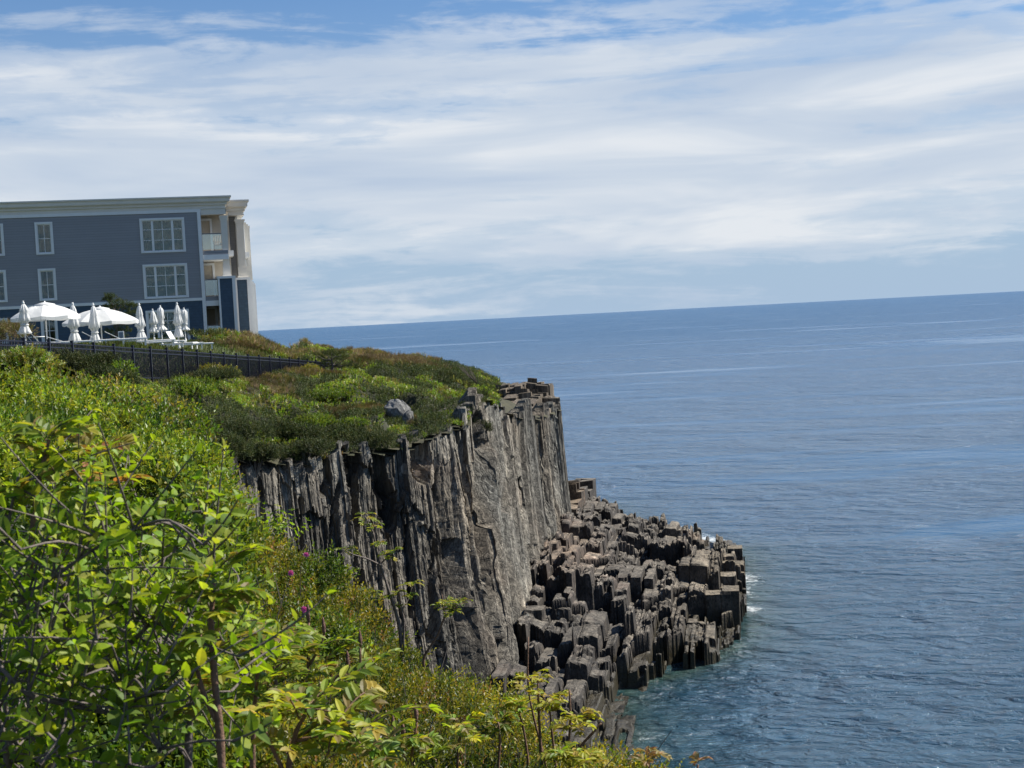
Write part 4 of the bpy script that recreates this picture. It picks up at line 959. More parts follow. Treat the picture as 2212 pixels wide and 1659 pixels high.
for px, yt, b in ((541.5, 604, 8.5), (545.3, 608, 13.5), (549.0, 612, 18.5)):
    a0, zt = BL(px-2.4, yt, b); a1 = BL(px+2.6, yt, b)[0]
    part('side_pier', M_TRIM, hotel, (a0, a1, b, b+1.2, zG-3, zt))
# windows
def window(a0, a1, z0, z1, kind):
    fr = .13; w_ = part('window', M_TRIM, hotel, (a0, a0+fr, -0.05, .12, z0, z1), (a1-fr, a1, -0.05, .12, z0, z1), (a0+fr, a1-fr, -0.05, .12, z1-fr, z1), (a0+fr, a1-fr, -0.07, .12, z0, z0+fr*.7))
    i0, i1, j0, j1 = a0+fr, a1-fr, z0+fr*.7, z1-fr; x = BX(); W_ = i1-i0; Hh = j1-j0
    x.bb(i0, i0+.06, .03, .16, j0, j1); x.bb(i1-.06, i1, .03, .16, j0, j1); x.bb(i0+.06, i1-.06, .03, .16, j0, j0+.06); x.bb(i0+.06, i1-.06, .03, .16, j1-.06, j1)
    if kind == 'tri':
        for f in (.255, .745): x.bb(i0+W_*f-.075, i0+W_*f+.075, .02, .15, j0+.06, j1-.06)
        for f0, f1 in ((0.0, .255), (.255, .745), (.745, 1)):
            for g in (.36, .70): x.bb(i0+W_*f0+.08, i0+W_*f1-.08, .07, .10, j0+Hh*g-.019, j0+Hh*g+.019)
        x.bb(i0+W_*.5-.019, i0+W_*.5+.019, .068, .102, j0+.06, j1-.06)
    else:
        x.bb(i0+W_*.5-.019, i0+W_*.5+.019, .068, .102, j0+.06, j1-.06); x.bb(i0+.07, i1-.07, .07, .10, j0+Hh*.5-.019, j0+Hh*.5+.019)
    x.build('sash', M_TRIM, w_)
    part('pane', M_GLASS, w_, (i0+.05, i1-.05, .115, .122, j0+.05, j1-.05))
    y = MB(); n = int(W_/.06)     # pleated curtain behind the glass
    c0 = i0+.02; segs = [(0, 1)] if kind == 'tri' else [(0, .2), (.8, 1)]
    for s0, s1 in segs:
        n = max(4, int(W_*(s1-s0)/.07)); vv = []; 
        for k in range(n+1):
            a_ = i0+W_*(s0+(s1-s0)*k/n); b_ = .42+.05*(k % 2)+.01*random.random()
            vv += [BM((a_, b_, j0)), BM((a_, b_, j1))]
        y.add(vv, [(2*k, 2*k+2, 2*k+3, 2*k+1) for k in range(n)])
    y.build('curtain', M_CURT, w_)
for h in wins: window(*h)

# wicker chairs on the balconies (seen through the railings)
def wicker(a, b, z, lab, wood=False):
    p = ORG+e1*a+e2*b; t = empty('balcony_chair', (p[0], p[1], z), lab, 'chair', 'chairs on the hotel balconies', math.atan2(e1[1], e1[0]))
    m = M_WOOD if wood else M_WICK
    x = MB(); x.box(-.3, .3, -.28, .28, .34, .42); x.build('seat', m, t, bevel=.02)
    x = MB()
    for k in range(6): x.tube([(-.27+.108*k, .24, .42), (-.30+.12*k, .36, .80), (-.27+.108*k, .44, 1.0+.05*math.sin(k*.63))], .03, 5)
    x.tube([(-.3, .3, .6), (.3, .3, .6)], .03, 5); x.build('backrest', m, t)
    for sx in (-1, 1):
        x = MB(); x.tube([(sx*.3, -.27, .62), (sx*.33, .28, .64)], .035, 5); x.build('armrest', m, t)
        for sy in (-1, 1):
            x = MB(); x.tube([(sx*.27, sy*.25, 0), (sx*.28, sy*.26, .62)], .03, 5); x.build('leg', m, t)
cz = [BL(460, y, 0)[1]+.02 for y in (540, 639, 736)]
wicker(aS+1.35, 1.2, cz[0], 'wooden chair on the top floor balcony of the hotel', True)
wicker(aS+1.6, 1.3, cz[1], 'brown wicker chair on the middle floor balcony of the hotel')
wicker(aS+1.6, 1.3, cz[2], 'brown wicker chair on the ground floor balcony of the hotel')

# ================================================================== TERRACE
def ground(x, y): return float(head_z(np.array([x]), np.array([y]))[0])
FX = lambda y: -16+(y-46.6)*(4.6/36.3)
me = grid_mesh('terrace', np.arange(-75, -11, .8), np.arange(48, 97, .8), lambda X, Y: head_z(X, Y)+.13+0*X, lambda x, y: (x < FX(y)-1.6-(y-46)*.02) & (y < 94) & (y > 50))
tag(link('terrace', me, M_LAWN, smooth=True), kind='structure')

def place(px, py, D): q = P(px, py, D); return q
def closed_umbrella(px, ytop, D, lab, droop=False, yb=None, clothz=0.35, rz=0):
    q = P(px, ytop, D); gz = ground(q[0], q[1])+.1; H = q[2]-gz
    t = empty('closed_umbrella', (q[0]+.052*H*0, q[1], gz), lab, 'umbrella', 'folded white umbrellas on the terrace', rz)
    x = MB(); x.tube([(0, 0, 0), (0, 0, H-.1)], .028, 8); x.build('pole', M_WHITE, t)
    x = MB(); x.lathe([(.05, H-.14), (.065, H-.08), (.03, H-.04), (.05, H-.02), (.03, H)], k=8); x.build('finial', M_WHITE, t, True)
    top = H-.12; bot = clothz*H if yb is None else max(.1, P(px, yb, D)[2]-gz); L = top-bot
    prof = [(0, .04), (.04, .09), (.14, .16), (.26, .21), (.285, .185), (.44, .25), (.575, .30), (.60, .21), (.68, .155), (.72, .15), (.78, .21), (.90, .29), (.97, .33), (1.0, .26)] if not droop else \
           [(0, .06), (.03, .13), (.12, .20), (.30, .22), (.45, .24), (.52, .20), (.62, .19), (.74, .17), (.80, .15), (.88, .25), (.96, .33), (1.0, .30)]
    prof = [(r_*.80*random.uniform(.94, 1.06), top-f*L) for f, r_ in prof]; ph = random.uniform(0, 6)
    wob = lambda j, i: (1+.17*math.cos(j*2*math.pi*8/40+ph+i*.12)+.10*math.sin(j*2*math.pi/40*3+ph*2+i*.3)+random.uniform(-.04, .04)) if i else 1
    x = MB(); x.lathe(prof, k=40, wob=wob); c = x.build('canopy', M_CLOTH, t, True)
    x = MB(); zt = top-.70*L; x.lathe([(.17, zt+.03), (.185, zt), (.17, zt-.03)], k=14); x.build('tie_strap', M_CLOTH, c)
    x = MB(); x.box(-.28, .28, -.28, .28, 0, .07); x.lathe([(.09, .07), (.06, .30)], k=8); x.build('base', M_WHITE, t, bevel=.01)
closed_umbrella(49.5, 650, 61, 'leftmost folded white umbrella, just left of the first open umbrella')
closed_umbrella(156.5, 653, 66, 'folded white umbrella under the right edge of the left open umbrella', yb=741)
closed_umbrella(200.5, 654.5, 67, 'folded white umbrella in front of the right open umbrella', yb=744)
closed_umbrella(300, 654.5, 74, 'folded white umbrella just right of the terrace pine tree', yb=738)
closed_umbrella(329, 667, 86, 'shortest folded white umbrella, behind the raised lounger', yb=719)
closed_umbrella(345.5, 659.5, 79, 'folded white umbrella with sagging round top beside the raised lounger', True, yb=714)
closed_umbrella(381.5, 653, 78, 'tall folded white umbrella, second from the right on the terrace', yb=729)
closed_umbrella(396.5, 664.5, 84, 'rightmost folded white umbrella, before the ground floor hotel window', True, yb=714)
def open_umbrella(px, ytop, D, yedge, half, lab, rz):
    q = P(px, ytop, D); gz = ground(q[0], q[1])+.1; H = q[2]-gz
    t = empty('open_umbrella', (q[0], q[1], gz), lab, 'umbrella', 'open white umbrellas on the terrace', rz)
    x = MB(); x.tube([(0, 0, 0), (0, 0, H-.1)], .032, 8); x.build('pole', M_WHITE, t)
    x = MB(); x.lathe([(.04, H-.12), (.07, H-.08), (.03, H-.03), (.02, H)], k=8); x.build('finial', M_WHITE, t, True)
    R = half*D/F/.98; ze = P(px, yedge, D)[2]-gz; zt = H-.12; n = 8; rings = 9; k = 48; vs = []
    for i in range(rings+1):
        f = .02+.98*i/rings
        for j in range(k):
            th = 2*math.pi*j/k; seg = (j % (k//n))/(k//n); sag = math.sin(math.pi*seg)
            r_ = R*f*(1-.075*sag*1.0)
            vs.append((r_*math.cos(th), r_*math.sin(th), ze+(zt-ze)*(1-f)**.9*(1.0) + .10*math.sin(math.pi*f)-.08*sag*f*(1-f*.4)+random.uniform(-.006, .006)))
    for j in range(k):
        v = vs[rings*k+j]; vs.append((v[0]*1.0, v[1]*1.0, v[2]-.14))
    fs = [(i*k+j, i*k+(j+1) % k, (i+1)*k+(j+1) % k, (i+1)*k+j) for i in range(rings+1) for j in range(k)]
    x = MB(); x.add(vs, fs); c = x.build('canopy', M_CLOTH, t, False)
    x = MB(); x.lathe([(.46, zt-.13), (.44, zt-.03), (.15, zt+.04), (.05, zt+.06)], k=24); x.build('vent', M_CLOTH, c, True)
    for j in range(n):
        th = 2*math.pi*j/n; x = MB(); x.tube([(0, 0, zt-.1), (R*.5*math.cos(th), R*.5*math.sin(th), ze+(zt-ze)*.5), (R*.97*math.cos(th), R*.97*math.sin(th), ze-.03)], .014, 4)
        x.tube([(0, 0, ze-.1), (R*.5*math.cos(th), R*.5*math.sin(th), ze+(zt-ze)*.46)], .011, 4); x.build('rib', M_WHITE, t)
    x = MB(); x.lathe([(.045, ze-.16), (.055, ze-.05), (.04, ze)], k=10); x.build('hub', M_IRON, t)
    x = MB(); x.box(-.3, .3, -.3, .3, 0, .08); x.build('base', M_WHITE, t, bevel=.01)
open_umbrella(96, 650, 63, 684, 71, 'open white market umbrella, the left of the two open ones', .2)
open_umbrella(215.5, 660, 69, 694.5, 81, 'open white market umbrella beside the terrace pine, the right of the two open ones', .55)

def lounger(px, py, D, rz, lab, back=0.0, L=1.95):
    q = Gz(px, py, 15.0) if D is None else P(px, py, D); gz = ground(q[0], q[1])+.1
    t = empty('sun_lounger', (q[0], q[1], gz), lab, 'sun lounger', 'white sun loungers on the terrace', rz); h = .34
    for sx in (.12, L-.12):
        for sy in (-.28, .28):
            x = MB(); x.box(sx-.03, sx+.03, sy-.03, sy+.03, 0, h-.05); x.build('leg', M_WHITE, t)
    x = MB()
    for sy in (-.32, .32): x.box(0, L, sy-.03, sy+.03, h-.05, h)
    x.box(0, .05, -.29, .29, h-.05, h); x.box(L-.05, L, -.29, .29, h-.05, h); x.build('frame', M_WHITE, t)
    x = MB(); x.box(.75, L-.06, -.285, .285, h-.01, h+.03); x.build('seat', M_CLOTH, t, bevel=.01)
    ca, sa = math.cos(back), math.sin(back)
    def R(p): d_ = .74-p[0]; return (.74-d_*ca-(p[2]-h)*sa*0, p[1], h+d_*sa+(p[2]-h)*ca)
    x = MB(); x.box(.0, .74, -.285, .285, h, h+.035, R); b = x.build('backrest', M_CLOTH, t)
    if back > .2:
        x = MB()
        qa, qb = R((.25, -.25, h)), R((.25, .25, h)); x.tube([(.42, -.25, h-.03), qa, qb, (.42, .25, h-.03)], .012, 5)
        x.build('prop', M_IRON, b)
# raised lounger at the centre and the flat ones near it
lounger(352, 752, 76, 2.9+math.pi, 'white sun lounger with raised back between the folded umbrellas', 1.05)
lounger(296, 755, 73, 0.35, 'flat white sun lounger at the left of the row by the side tables', .0)
lounger(318, 757, 74.5, 0.15, 'flat white sun lounger below the raised lounger', .0)
lounger(362, 757, 77, 0.2, 'flat white sun lounger at the right of the raised lounger', .0)
lounger(385, 753, 79, 0.25, 'rightmost flat white sun lounger on the terrace', 0)
lounger(20, 747, 61, .35, 'white sun lounger with raised back at the left edge of the photo', .95)
lounger(34, 747, 62.5, .35, 'white sun lounger with raised back, second from the left edge', .95)
lounger(50, 745, 65.5, .35, 'white sun lounger with raised back, right behind the leftmost folded umbrella', .9)
lounger(100, 757, 62, .3, 'white sun lounger seen through the fence under the left open umbrella', .35)
lounger(175, 768, 62.5, .3, 'white sun lounger seen through the fence below the two left folded umbrellas', .55)
lounger(225, 766, 64, .3, 'white sun lounger seen through the fence under the right open umbrella', .5)
def table(px, ytop, D, lab):
    q = P(px, ytop, D); gz = ground(q[0], q[1])+.1; h = max(.35, min(.8, q[2]-gz))
    t = empty('side_table', (q[0], q[1], gz), lab, 'side table', 'small round white side tables')
    x = MB(); x.lathe([(.36, h-.04), (.37, h-.02), (.36, h)], k=20); x.build('table_top', M_WHITE, t)
    x = MB(); x.tube([(0, 0, .02), (0, 0, h-.04)], .035, 8); x.build('leg', M_WHITE, t)
    x = MB(); x.lathe([(.2, 0), (.2, .02), (.05, .04)], k=16); x.build('base', M_WHITE, t)
table(279, 740.5, 74, 'round white side table left of the folded umbrella beside the pine')
table(314.5, 736, 78, 'round white side table left of the raised lounger')
table(349, 735.5, 80, 'round white side table partly behind the raised lounger')
table(371.5, 735, 80.5, 'round white side table left of the tall folded umbrella')
table(80, 727, 70, 'round white side table under the left open umbrella')
q = P(262.5, 738, 78); t = empty('sign_panel', (q[0], q[1], ground(q[0], q[1])+.1), 'small white framed panel standing at the foot of the terrace pine', 'sign')
x = MB(); x.box(-.16, .16, -.02, .02, .25, .80); x.build('frame', M_WHITE, t, bevel=.01); x = MB(); x.box(-.11, .11, -.026, -.021, .40, .74); x.build('panel', mat('grey_panel', (.18, .22, .28), .4), t)
x = MB(); x.tube([(0, 0, 0), (0, 0, .25)], .02, 6); x.build('post', M_WHITE, t)

# ------------------------------------------------------------------ fence
fence = empty('metal_fence', (-16, 46.6, 14.5), 'black iron picket fence running along the edge of the hotel terrace', 'fence')
fposts = []
ytops = {0: 734, 5: 749, 12: 766, 20: 779.5}
for i in range(-2, 23):
    xp = (-1055+15.0*i)/(1+.039*i)+1106; D = 46.6*(1+.039*i); yt = np.interp(i, [-2, 0, 5, 12, 20, 22], [729, 734, 749.5, 766, 779.5, 782])
    q = P(xp, yt, D); fposts.append(q)
fo = np.array(fence.location); FH = 1.28
FZ = [ground(q[0], q[1]) for q in fposts]
for i, q in enumerate(fposts):
    x = MB(); o = q-fo; x.box(o[0]-.045, o[0]+.045, o[1]-.045, o[1]+.045, o[2]-FH-.3, o[2]+.03); x.box(o[0]-.055, o[0]+.055, o[1]-.055, o[1]+.055, o[2]+.03, o[2]+.07); x.build('post', M_IRON, fence)
for i in range(len(fposts)-1):
    a, b = fposts[i]-fo, fposts[i+1]-fo; x = MB()
    for dz in (.0, -.15, -FH+.12): x.tube([a+[0, 0, dz-.05], b+[0, 0, dz-.05]], .028, 4)
    for k in range(1, 16):
        c = a+(b-a)*k/16; x.box(c[0]-.013, c[0]+.013, c[1]-.013, c[1]+.013, c[2]-FH+.02, c[2]-.05)
    x.build('picket_panel', M_IRON, fence)

# ================================================================== SINGLE PLANTS
def shrub(name, px, py, D, R, H, cols, lab, cat='shrub', group=None, L=.09, Wd=.05, kk=8, tl=.2, n=900, m=M_LEAF, spread=.95, squash=1.0, stems=5, extra=None, tipcol=None):
    """dome shrub; px,py is the middle of its top"""
    q = P(px, py, D); base = np.array([q[0], q[1], q[2]-H])
    t = empty(name, base, lab, cat, group)
    # lumpy dome made of several lobes
    nl = 7; lc = np.c_[rng.uniform(-.6, .6, nl)*R, rng.uniform(-.6, .6, nl)*R*squash, rng.uniform(.35, .68, nl)*H]; lc[0] = (0, 0, .62*H); lr = rng.uniform(.34, .58, nl)*R
    which = rng.integers(0, nl, n); dr = randdir(n); dr[:, 2] = np.abs(dr[:, 2])*1.1-.25; dr = unit(dr)
    rad = lr[which]*rng.uniform(.72, 1.05, n); pos = lc[which] + dr*rad[:, None]*np.array([1, squash, min(1.0, .38*H/(.5*R)+.1)])
    pos[:, 2] = np.clip(pos[:, 2], .03, H*1.08)
    ax = dr*.8+np.array([0, 0, .6])+rng.normal(0, .25, (n, 3))
    f = rng.uniform(.6, 1.25, nl)[which][:, None]
    tc = pal(n, cols)*f
    if tipcol is not None:
        k = rng.random(n) < tipcol[1]; tc[k] = tipcol[0]
    p_, d_, nr, Ls, Ws, idx = twig_leaves(pos-ax*tl*.5, ax, np.full(n, tl)*rng.uniform(.7, 1.3, n), kk, np.full(n, L), np.full(n, Wd), spread)
    V, F_ = rhombs(p_, d_, nr, Ls, Ws); link('foliage', npmesh('foliage', V, F_, tones(idx, tc, 4)), m, t)
    x = MB()
    for i in range(nl): c = lc[i]; x.tube([(c[0]*.1, c[1]*.1, -.3), (c[0]*.6, c[1]*.6, c[2]*.5), tuple(c+np.array([0, 0, lr[i]*.4]))], [.03*R+.01, .02*R+.006, .006], 5, False)
    x.build('branches', M_TWIG, t)
    if extra: extra(t, pos, dr)
    return t
J = dict(L=.11, Wd=.035, kk=10, tl=.26, m=M_NEEDLE, tipcol=((.07, .085, .03), .12))
shrub('juniper_shrub', 190, 770, 45.5, .9, 1.1, G_JUN, 'dark juniper shrub in front of the fence under the second folded umbrella', group='juniper shrubs', n=1100, **J)
shrub('juniper_shrub', 232, 797, 43.5, .9, .9, G_JUN, 'dark juniper shrub just right of and below the first, where the slope meets the fence', group='juniper shrubs', n=1100, **J)
shrub('juniper_shrub', 140, 765, 46, .7, .8, G_JUN, 'small dark juniper bush against the fence at the left', group='juniper shrubs', n=600, **J)
shrub('juniper_shrub', 455, 800, 62, 1.3, .6, G_JUN, 'low dark juniper mound with yellow green rim under the middle of the fence', group='juniper shrubs', n=900, **J)
shrub('juniper_shrub', 955, 806, 85, 2.2, 1.3, G_JUN, 'large dark flat topped juniper on the brow near the cliff tip', group='juniper shrubs', n=2600, squash=.8, **J)
shrub('juniper_shrub', 1015, 842, 82, 1.1, .8, G_JUN, 'dark juniper shrub hanging over the cliff edge left of the rock outcrop', group='juniper shrubs', n=700, **J)
shrub('juniper_shrub', 700, 925, 62, 2.0, .8, G_JUN, 'dark juniper mat draped over the cliff rim in the middle of the headland', group='juniper shrubs', n=1900, squash=.7, **J)
shrub('juniper_shrub', 600, 915, 59.5, 1.7, .9, G_JUN, 'dark juniper mat above the left part of the cliff face', group='juniper shrubs', n=1700, squash=.7, **J)
shrub('juniper_shrub', 500, 905, 57, 1.9, 1.3, G_JUN, 'dark juniper thicket at the left end of the cliff rim', group='juniper shrubs', n=2000, **J)
shrub('juniper_shrub', 455, 935, 53, 1.5, 1.7, G_JUN, 'shaded juniper hanging down the cliff beside the green slope', group='juniper shrubs', n=1700, **J)
shrub('juniper_shrub', 548, 962, 55.8, 1.1, .9, G_JUN, 'ragged juniper on the very edge of the cliff at its left end', group='juniper shrubs', n=1000, **J)
shrub('juniper_shrub', 650, 955, 58.2, 1.2, .6, G_JUN, 'low ragged juniper on the edge of the cliff left of the draped mat', group='juniper shrubs', n=900, **J)
shrub('juniper_shrub', 800, 935, 61.5, 1.3, .6, G_JUN, 'small juniper on the rim left of the grey boulder', group='juniper shrubs', n=1000, **J)
shrub('juniper_shrub', 905, 915, 66, .9, .8, G_JUN, 'round juniper bush on the rim right below the grey boulder', group='juniper shrubs', n=700, **J)
shrub('juniper_shrub', 1030, 905, 69, .7, 1.1, G_JUN, 'juniper bush growing in the notch of the cliff rim above the great crack', group='juniper shrubs', n=600, **J)
B = dict(L=.10, Wd=.055, kk=9, tl=.22)
shrub('leafy_shrub', 262, 785, 45.5, .8, .9, G_BRIGHT, 'bright green leafy shrub right of the dark junipers at the fence', group='green shrubs', n=700, **B)
shrub('leafy_shrub', 40, 752, 43.0, 1.3, 1.0, G_BRIGHT+G_OLIVE, 'pale green bush below the leftmost folded umbrella', group='green shrubs', n=1100, tipcol=((.42, .45, .32), .10), **B)
shrub('leafy_shrub', 440, 790, 64, 1.5, .8, G_YEL+G_OLIVE, 'yellow green shrub in front of the middle of the fence', group='green shrubs', n=800, **B)
shrub('leafy_shrub', 395, 820, 59, 1.5, .8, G_BRIGHT, 'bright green shrub below the fence, left of the yellow green one', group='green shrubs', n=800, **B)
shrub('leafy_shrub', 700, 840, 72, 1.7, .7, G_BRIGHT, 'bright green shrub on the headland below the end of the fence', group='green shrubs', n=900, **B)
shrub('leafy_shrub', 750, 850, 73, 1.4, .6, G_BRIGHT+G_YEL, 'bright green shrub in the middle of the headland top', group='green shrubs', n=700, **B)
shrub('leafy_shrub', 620, 880, 64, 1.2, .6, G_BRIGHT, 'bright green shrub among the junipers above the cliff', group='green shrubs', n=600, **B)
shrub('leafy_shrub', 680, 900, 62.5, 1.1, .8, G_BRIGHT, 'brightest green shrub just above the junipers on the cliff rim', group='green shrubs', n=700, **B)
shrub('leafy_shrub', 760, 905, 63, .9, .4, G_BRIGHT, 'low bright green shrub left of the grey boulder', group='green shrubs', n=400, **B)
shrub('leafy_shrub', 995, 845, 78, .9, .9, G_BRIGHT, 'bright green shrub below the large juniper near the cliff tip', group='green shrubs', n=500, **B)
shrub('leafy_shrub', 640, 790, 80, 1.4, .8, G_YEL+G_OLIVE, 'olive shrub in front of the far end of the fence', group='green shrubs', n=700, **B)
H_ = dict(L=.16, Wd=.03, kk=7, tl=.35, m=M_NEEDLE, spread=.6)
shrub('brown_shrub', 470, 738, 87, 2.2, 1.2, G_BROWN, 'russet brown hedge at the foot of the hotel, behind the fence', group='brown shrubs', n=1300, **H_)
shrub('brown_shrub', 535, 750, 90, 2.1, 1.0, G_BROWN, 'russet brown hedge below the navy piers of the hotel', group='brown shrubs', n=1200, **H_)
shrub('brown_shrub', 590, 762, 91, 1.6, .7, G_BROWN, 'thin brown hedge tapering off right of the hotel', group='brown shrubs', n=800, **H_)
shrub('brown_shrub', 430, 738, 86, 1.4, .8, G_BROWN+G_OLIVE, 'olive brown shrub right of the rightmost folded umbrella', group='brown shrubs', n=700, **H_)
shrub('brown_shrub', 800, 768, 89, 2.4, 1.5, G_BROWN, 'brown twiggy shrub on the skyline right of the windswept pine', group='brown shrubs', n=1500, **H_)
shrub('brown_shrub', 858, 772, 91, 2.2, 1.2, G_BROWN, 'brown twiggy shrub on the skyline in the middle of the brow', group='brown shrubs', n=1300, **H_)
shrub('brown_shrub', 905, 785, 92, 1.8, 1.0, G_BROWN+G_OLIVE, 'dull brown shrub on the skyline left of the large juniper', group='brown shrubs', n=900, **H_)
shrub('brown_shrub', 20, 688, 75, 1.6, 1.8, G_BROWN+G_OLIVE, 'brown and green garden shrub behind the leftmost folded umbrella', group='brown shrubs', n=700, **H_)
# terrace grass strips
def grass(name, xy, z, h, cols, lab, n, m=M_NEEDLE):
    x, y = xy; k = len(x); base = np.c_[x, y, z]; ax = np.c_[rng.normal(0, .25, k), rng.normal(0, .25, k), np.ones(k)]
    V, F_ = rhombs(base, ax, randdir(k)*[1, 1, .1], h*rng.uniform(.5, 1.2, k), np.full(k, .03)); c = pal(k, cols)
    tag(link(name, npmesh(name, V, F_, np.repeat(c, 4, 0)), m), lab, 'grass', kind='stuff')
yy = rng.uniform(48, 92, 30000); dxx = rng.random(30000)**1.5*14; xx = FX(yy)-dxx-.1
grass('terrace_grass', (xx, yy), head_z(xx, yy)+.08, .32, G_OLIVE+G_BRIGHT[:2]+G_JUN, 'green grass on the bank between the fence and the white loungers', 0)

# pines
def pine(name, trunk, tufts, lab, rt, cols=G_JUN+[(0.06, .09, .03), (.09, .11, .035)], n=26, L=.16, cat='pine tree', group=None):
    b = trunk[0]; t = empty(name, b, lab, cat, group); x = MB(); pts = [tuple(np.array(p)-b) for p in trunk]
    x.tube(pts, list(np.linspace(rt, rt*.3, len(pts))), 7)
    for (c, r_) in tufts:
        c = np.array(c)-b; k = min(range(len(pts)), key=lambda i: np.linalg.norm(np.array(pts[i])-(c-[0, 0, r_*1.2]))); x.tube([pts[k], tuple((np.array(pts[k])+c)/2-[0, 0, .1]), tuple(c)], [rt*.4, rt*.28, .01], 5, False)
    x.build('trunk', M_BARK, t, True)
    pos = []; ax = []
    for (c, r_) in tufts:
        d = randdir(n); d[:, 2] = d[:, 2]*.6+.15; pos.append(np.array(c)-b+d*r_*rng.uniform(.3, 1, (n, 1))*np.array([1, 1, .55])); ax.append(d*.8+[0, 0, .6])
    pos = np.concatenate(pos); ax = np.concatenate(ax); k = len(pos)
    p_, d_, nr, Ls, Ws, idx = twig_leaves(pos, ax, np.full(k, .14), 11, np.full(k, L), np.full(k, .02), 1.0)
    V, F_ = rhombs(p_, d_, nr, Ls, Ws); link('crown', npmesh('crown', V, F_, tones(idx, pal(k, cols), 4)), M_NEEDLE, t)
D_ = 81
tk = [P(252, 752, D_), P(250, 725, D_), P(254, 700, D_), P(248, 675, D_), P(240, 650, D_)]
tf = [(P(px, py, D_+dz), r_) for px, py, dz, r_ in ((236, 642, 0, .35), (243, 650, .3, .4), (250, 656, -.3, .45), (262, 658, .2, .4), (274, 660, 0, .35), (284, 664, .2, .4), (288, 676, 0, .35), (232, 650, 0, .3),
      (278, 682, -.3, .4), (262, 672, .4, .5), (246, 668, 0, .45), (236, 664, .3, .3), (270, 694, .3, .45), (286, 694, 0, .35), (255, 690, -.4, .4), (240, 690, .4, .35), (262, 708, .3, .4), (248, 716, -.2, .45), (232, 720, .2, .4), (272, 716, 0, .35), (258, 730, .4, .4), (240, 734, 0, .45), (265, 742, 0, .4))]
pine('pine_tree', tk, tf, 'bushy dark green pine on the terrace before the navy hotel wall', .11, n=34)
D_ = 83
tk = [P(714, 822, D_), P(715, 805, D_), P(719, 790, D_), P(716, 778, D_), P(724, 770, D_)]
tf = [(P(px, py, D_+dz), r_) for px, py, dz, r_ in ((686, 768, 0, .28), (694, 774, .3, .3), (706, 766, 0, .3), (716, 762, -.3, .35), (728, 768, .2, .35), (738, 764, .2, .25), (745, 776, 0, .35), (733, 780, -.2, .35), (708, 780, .3, .3), (700, 790, 0, .3), (752, 788, .3, .4), (740, 796, 0, .4), (722, 792, .3, .35), (768, 782, .2, .35), (764, 796, -.3, .4), (780, 800, 0, .4))]
pine('windswept_pine', tk, tf, 'stunted windswept pine at the far end of the fence', .10, n=22, cols=G_JUN+[(.10, .12, .035), (.08, .09, .03)])
# bare windswept shrub on the brow
b = P(1030, 822, 86); t = empty('bare_shrub', b, 'leafless wind bent grey shrub on the brow right of the large juniper', 'shrub'); x = MB()
for k in range(26):
    f = random.random(); e = P(988+44*f+random.uniform(-8, 8), 784+22*f+random.uniform(-5, 8), 86+random.uniform(-.8, .8))-b; x.tube([(0, 0, -.2), tuple(e*.55+np.array([random.uniform(-.1, .1), 0, -.12])), tuple(e)], [.022, .013, .005], 4, False)
x.build('branches', M_TWIG, t)

# grey boulder on the rim
def boulder(name, px, py, D, sz, lab, seed=1, rot=0.5):
    import bmesh
    q = P(px, py, D); t = np.random.default_rng(seed); bm = bmesh.new()
    pts = unit(t.normal(size=(26, 3)))*np.array(sz)/2*t.uniform(.8, 1.05, (26, 1))
    for p in pts:
        p = Matrix.Rotation(rot, 3, 'Y')@Vector(p); bm.verts.new(p)
    bmesh.ops.convex_hull(bm, input=bm.verts)
    bmesh.ops.subdivide_edges(bm, edges=bm.edges, cuts=5, use_grid_fill=True)
    for v in bm.verts:
        n_ = v.co*2.2; k = float(fbm(np.array([n_.x+n_.z*.7]), np.array([n_.y-n_.z*.4]), seed, 3)[0]); v.co *= 1+.16*k+.05*float(fbm(np.array([n_.x*4+n_.z*2]), np.array([n_.y*4-n_.z]), seed+3, 2)[0])
    me = bpy.data.meshes.new(name); bm.to_mesh(me); bm.free()
    at = me.attributes.new('tone', 'FLOAT_COLOR', 'POINT'); at.data.foreach_set('color', np.ones(len(me.vertices)*4, dtype=np.float32))
    o = link(name, me, M_BOULDER); o.location = tuple(q); return tag(o, lab, 'boulder')
boulder('boulder', 860, 888, 68.0, (1.45, 1.2, 1.35), 'large pale grey boulder lying in the shrubs at the cliff rim', 3, .7)
boulder('boulder', 883, 912, 66.3, (.8, .8, 1.15), 'grey squared rock directly below the large grey boulder', 5, .2)
boulder('boulder', 826, 915, 67.5, (.5, .5, .45), 'small grey rock left of the large grey boulder', 8, .2)

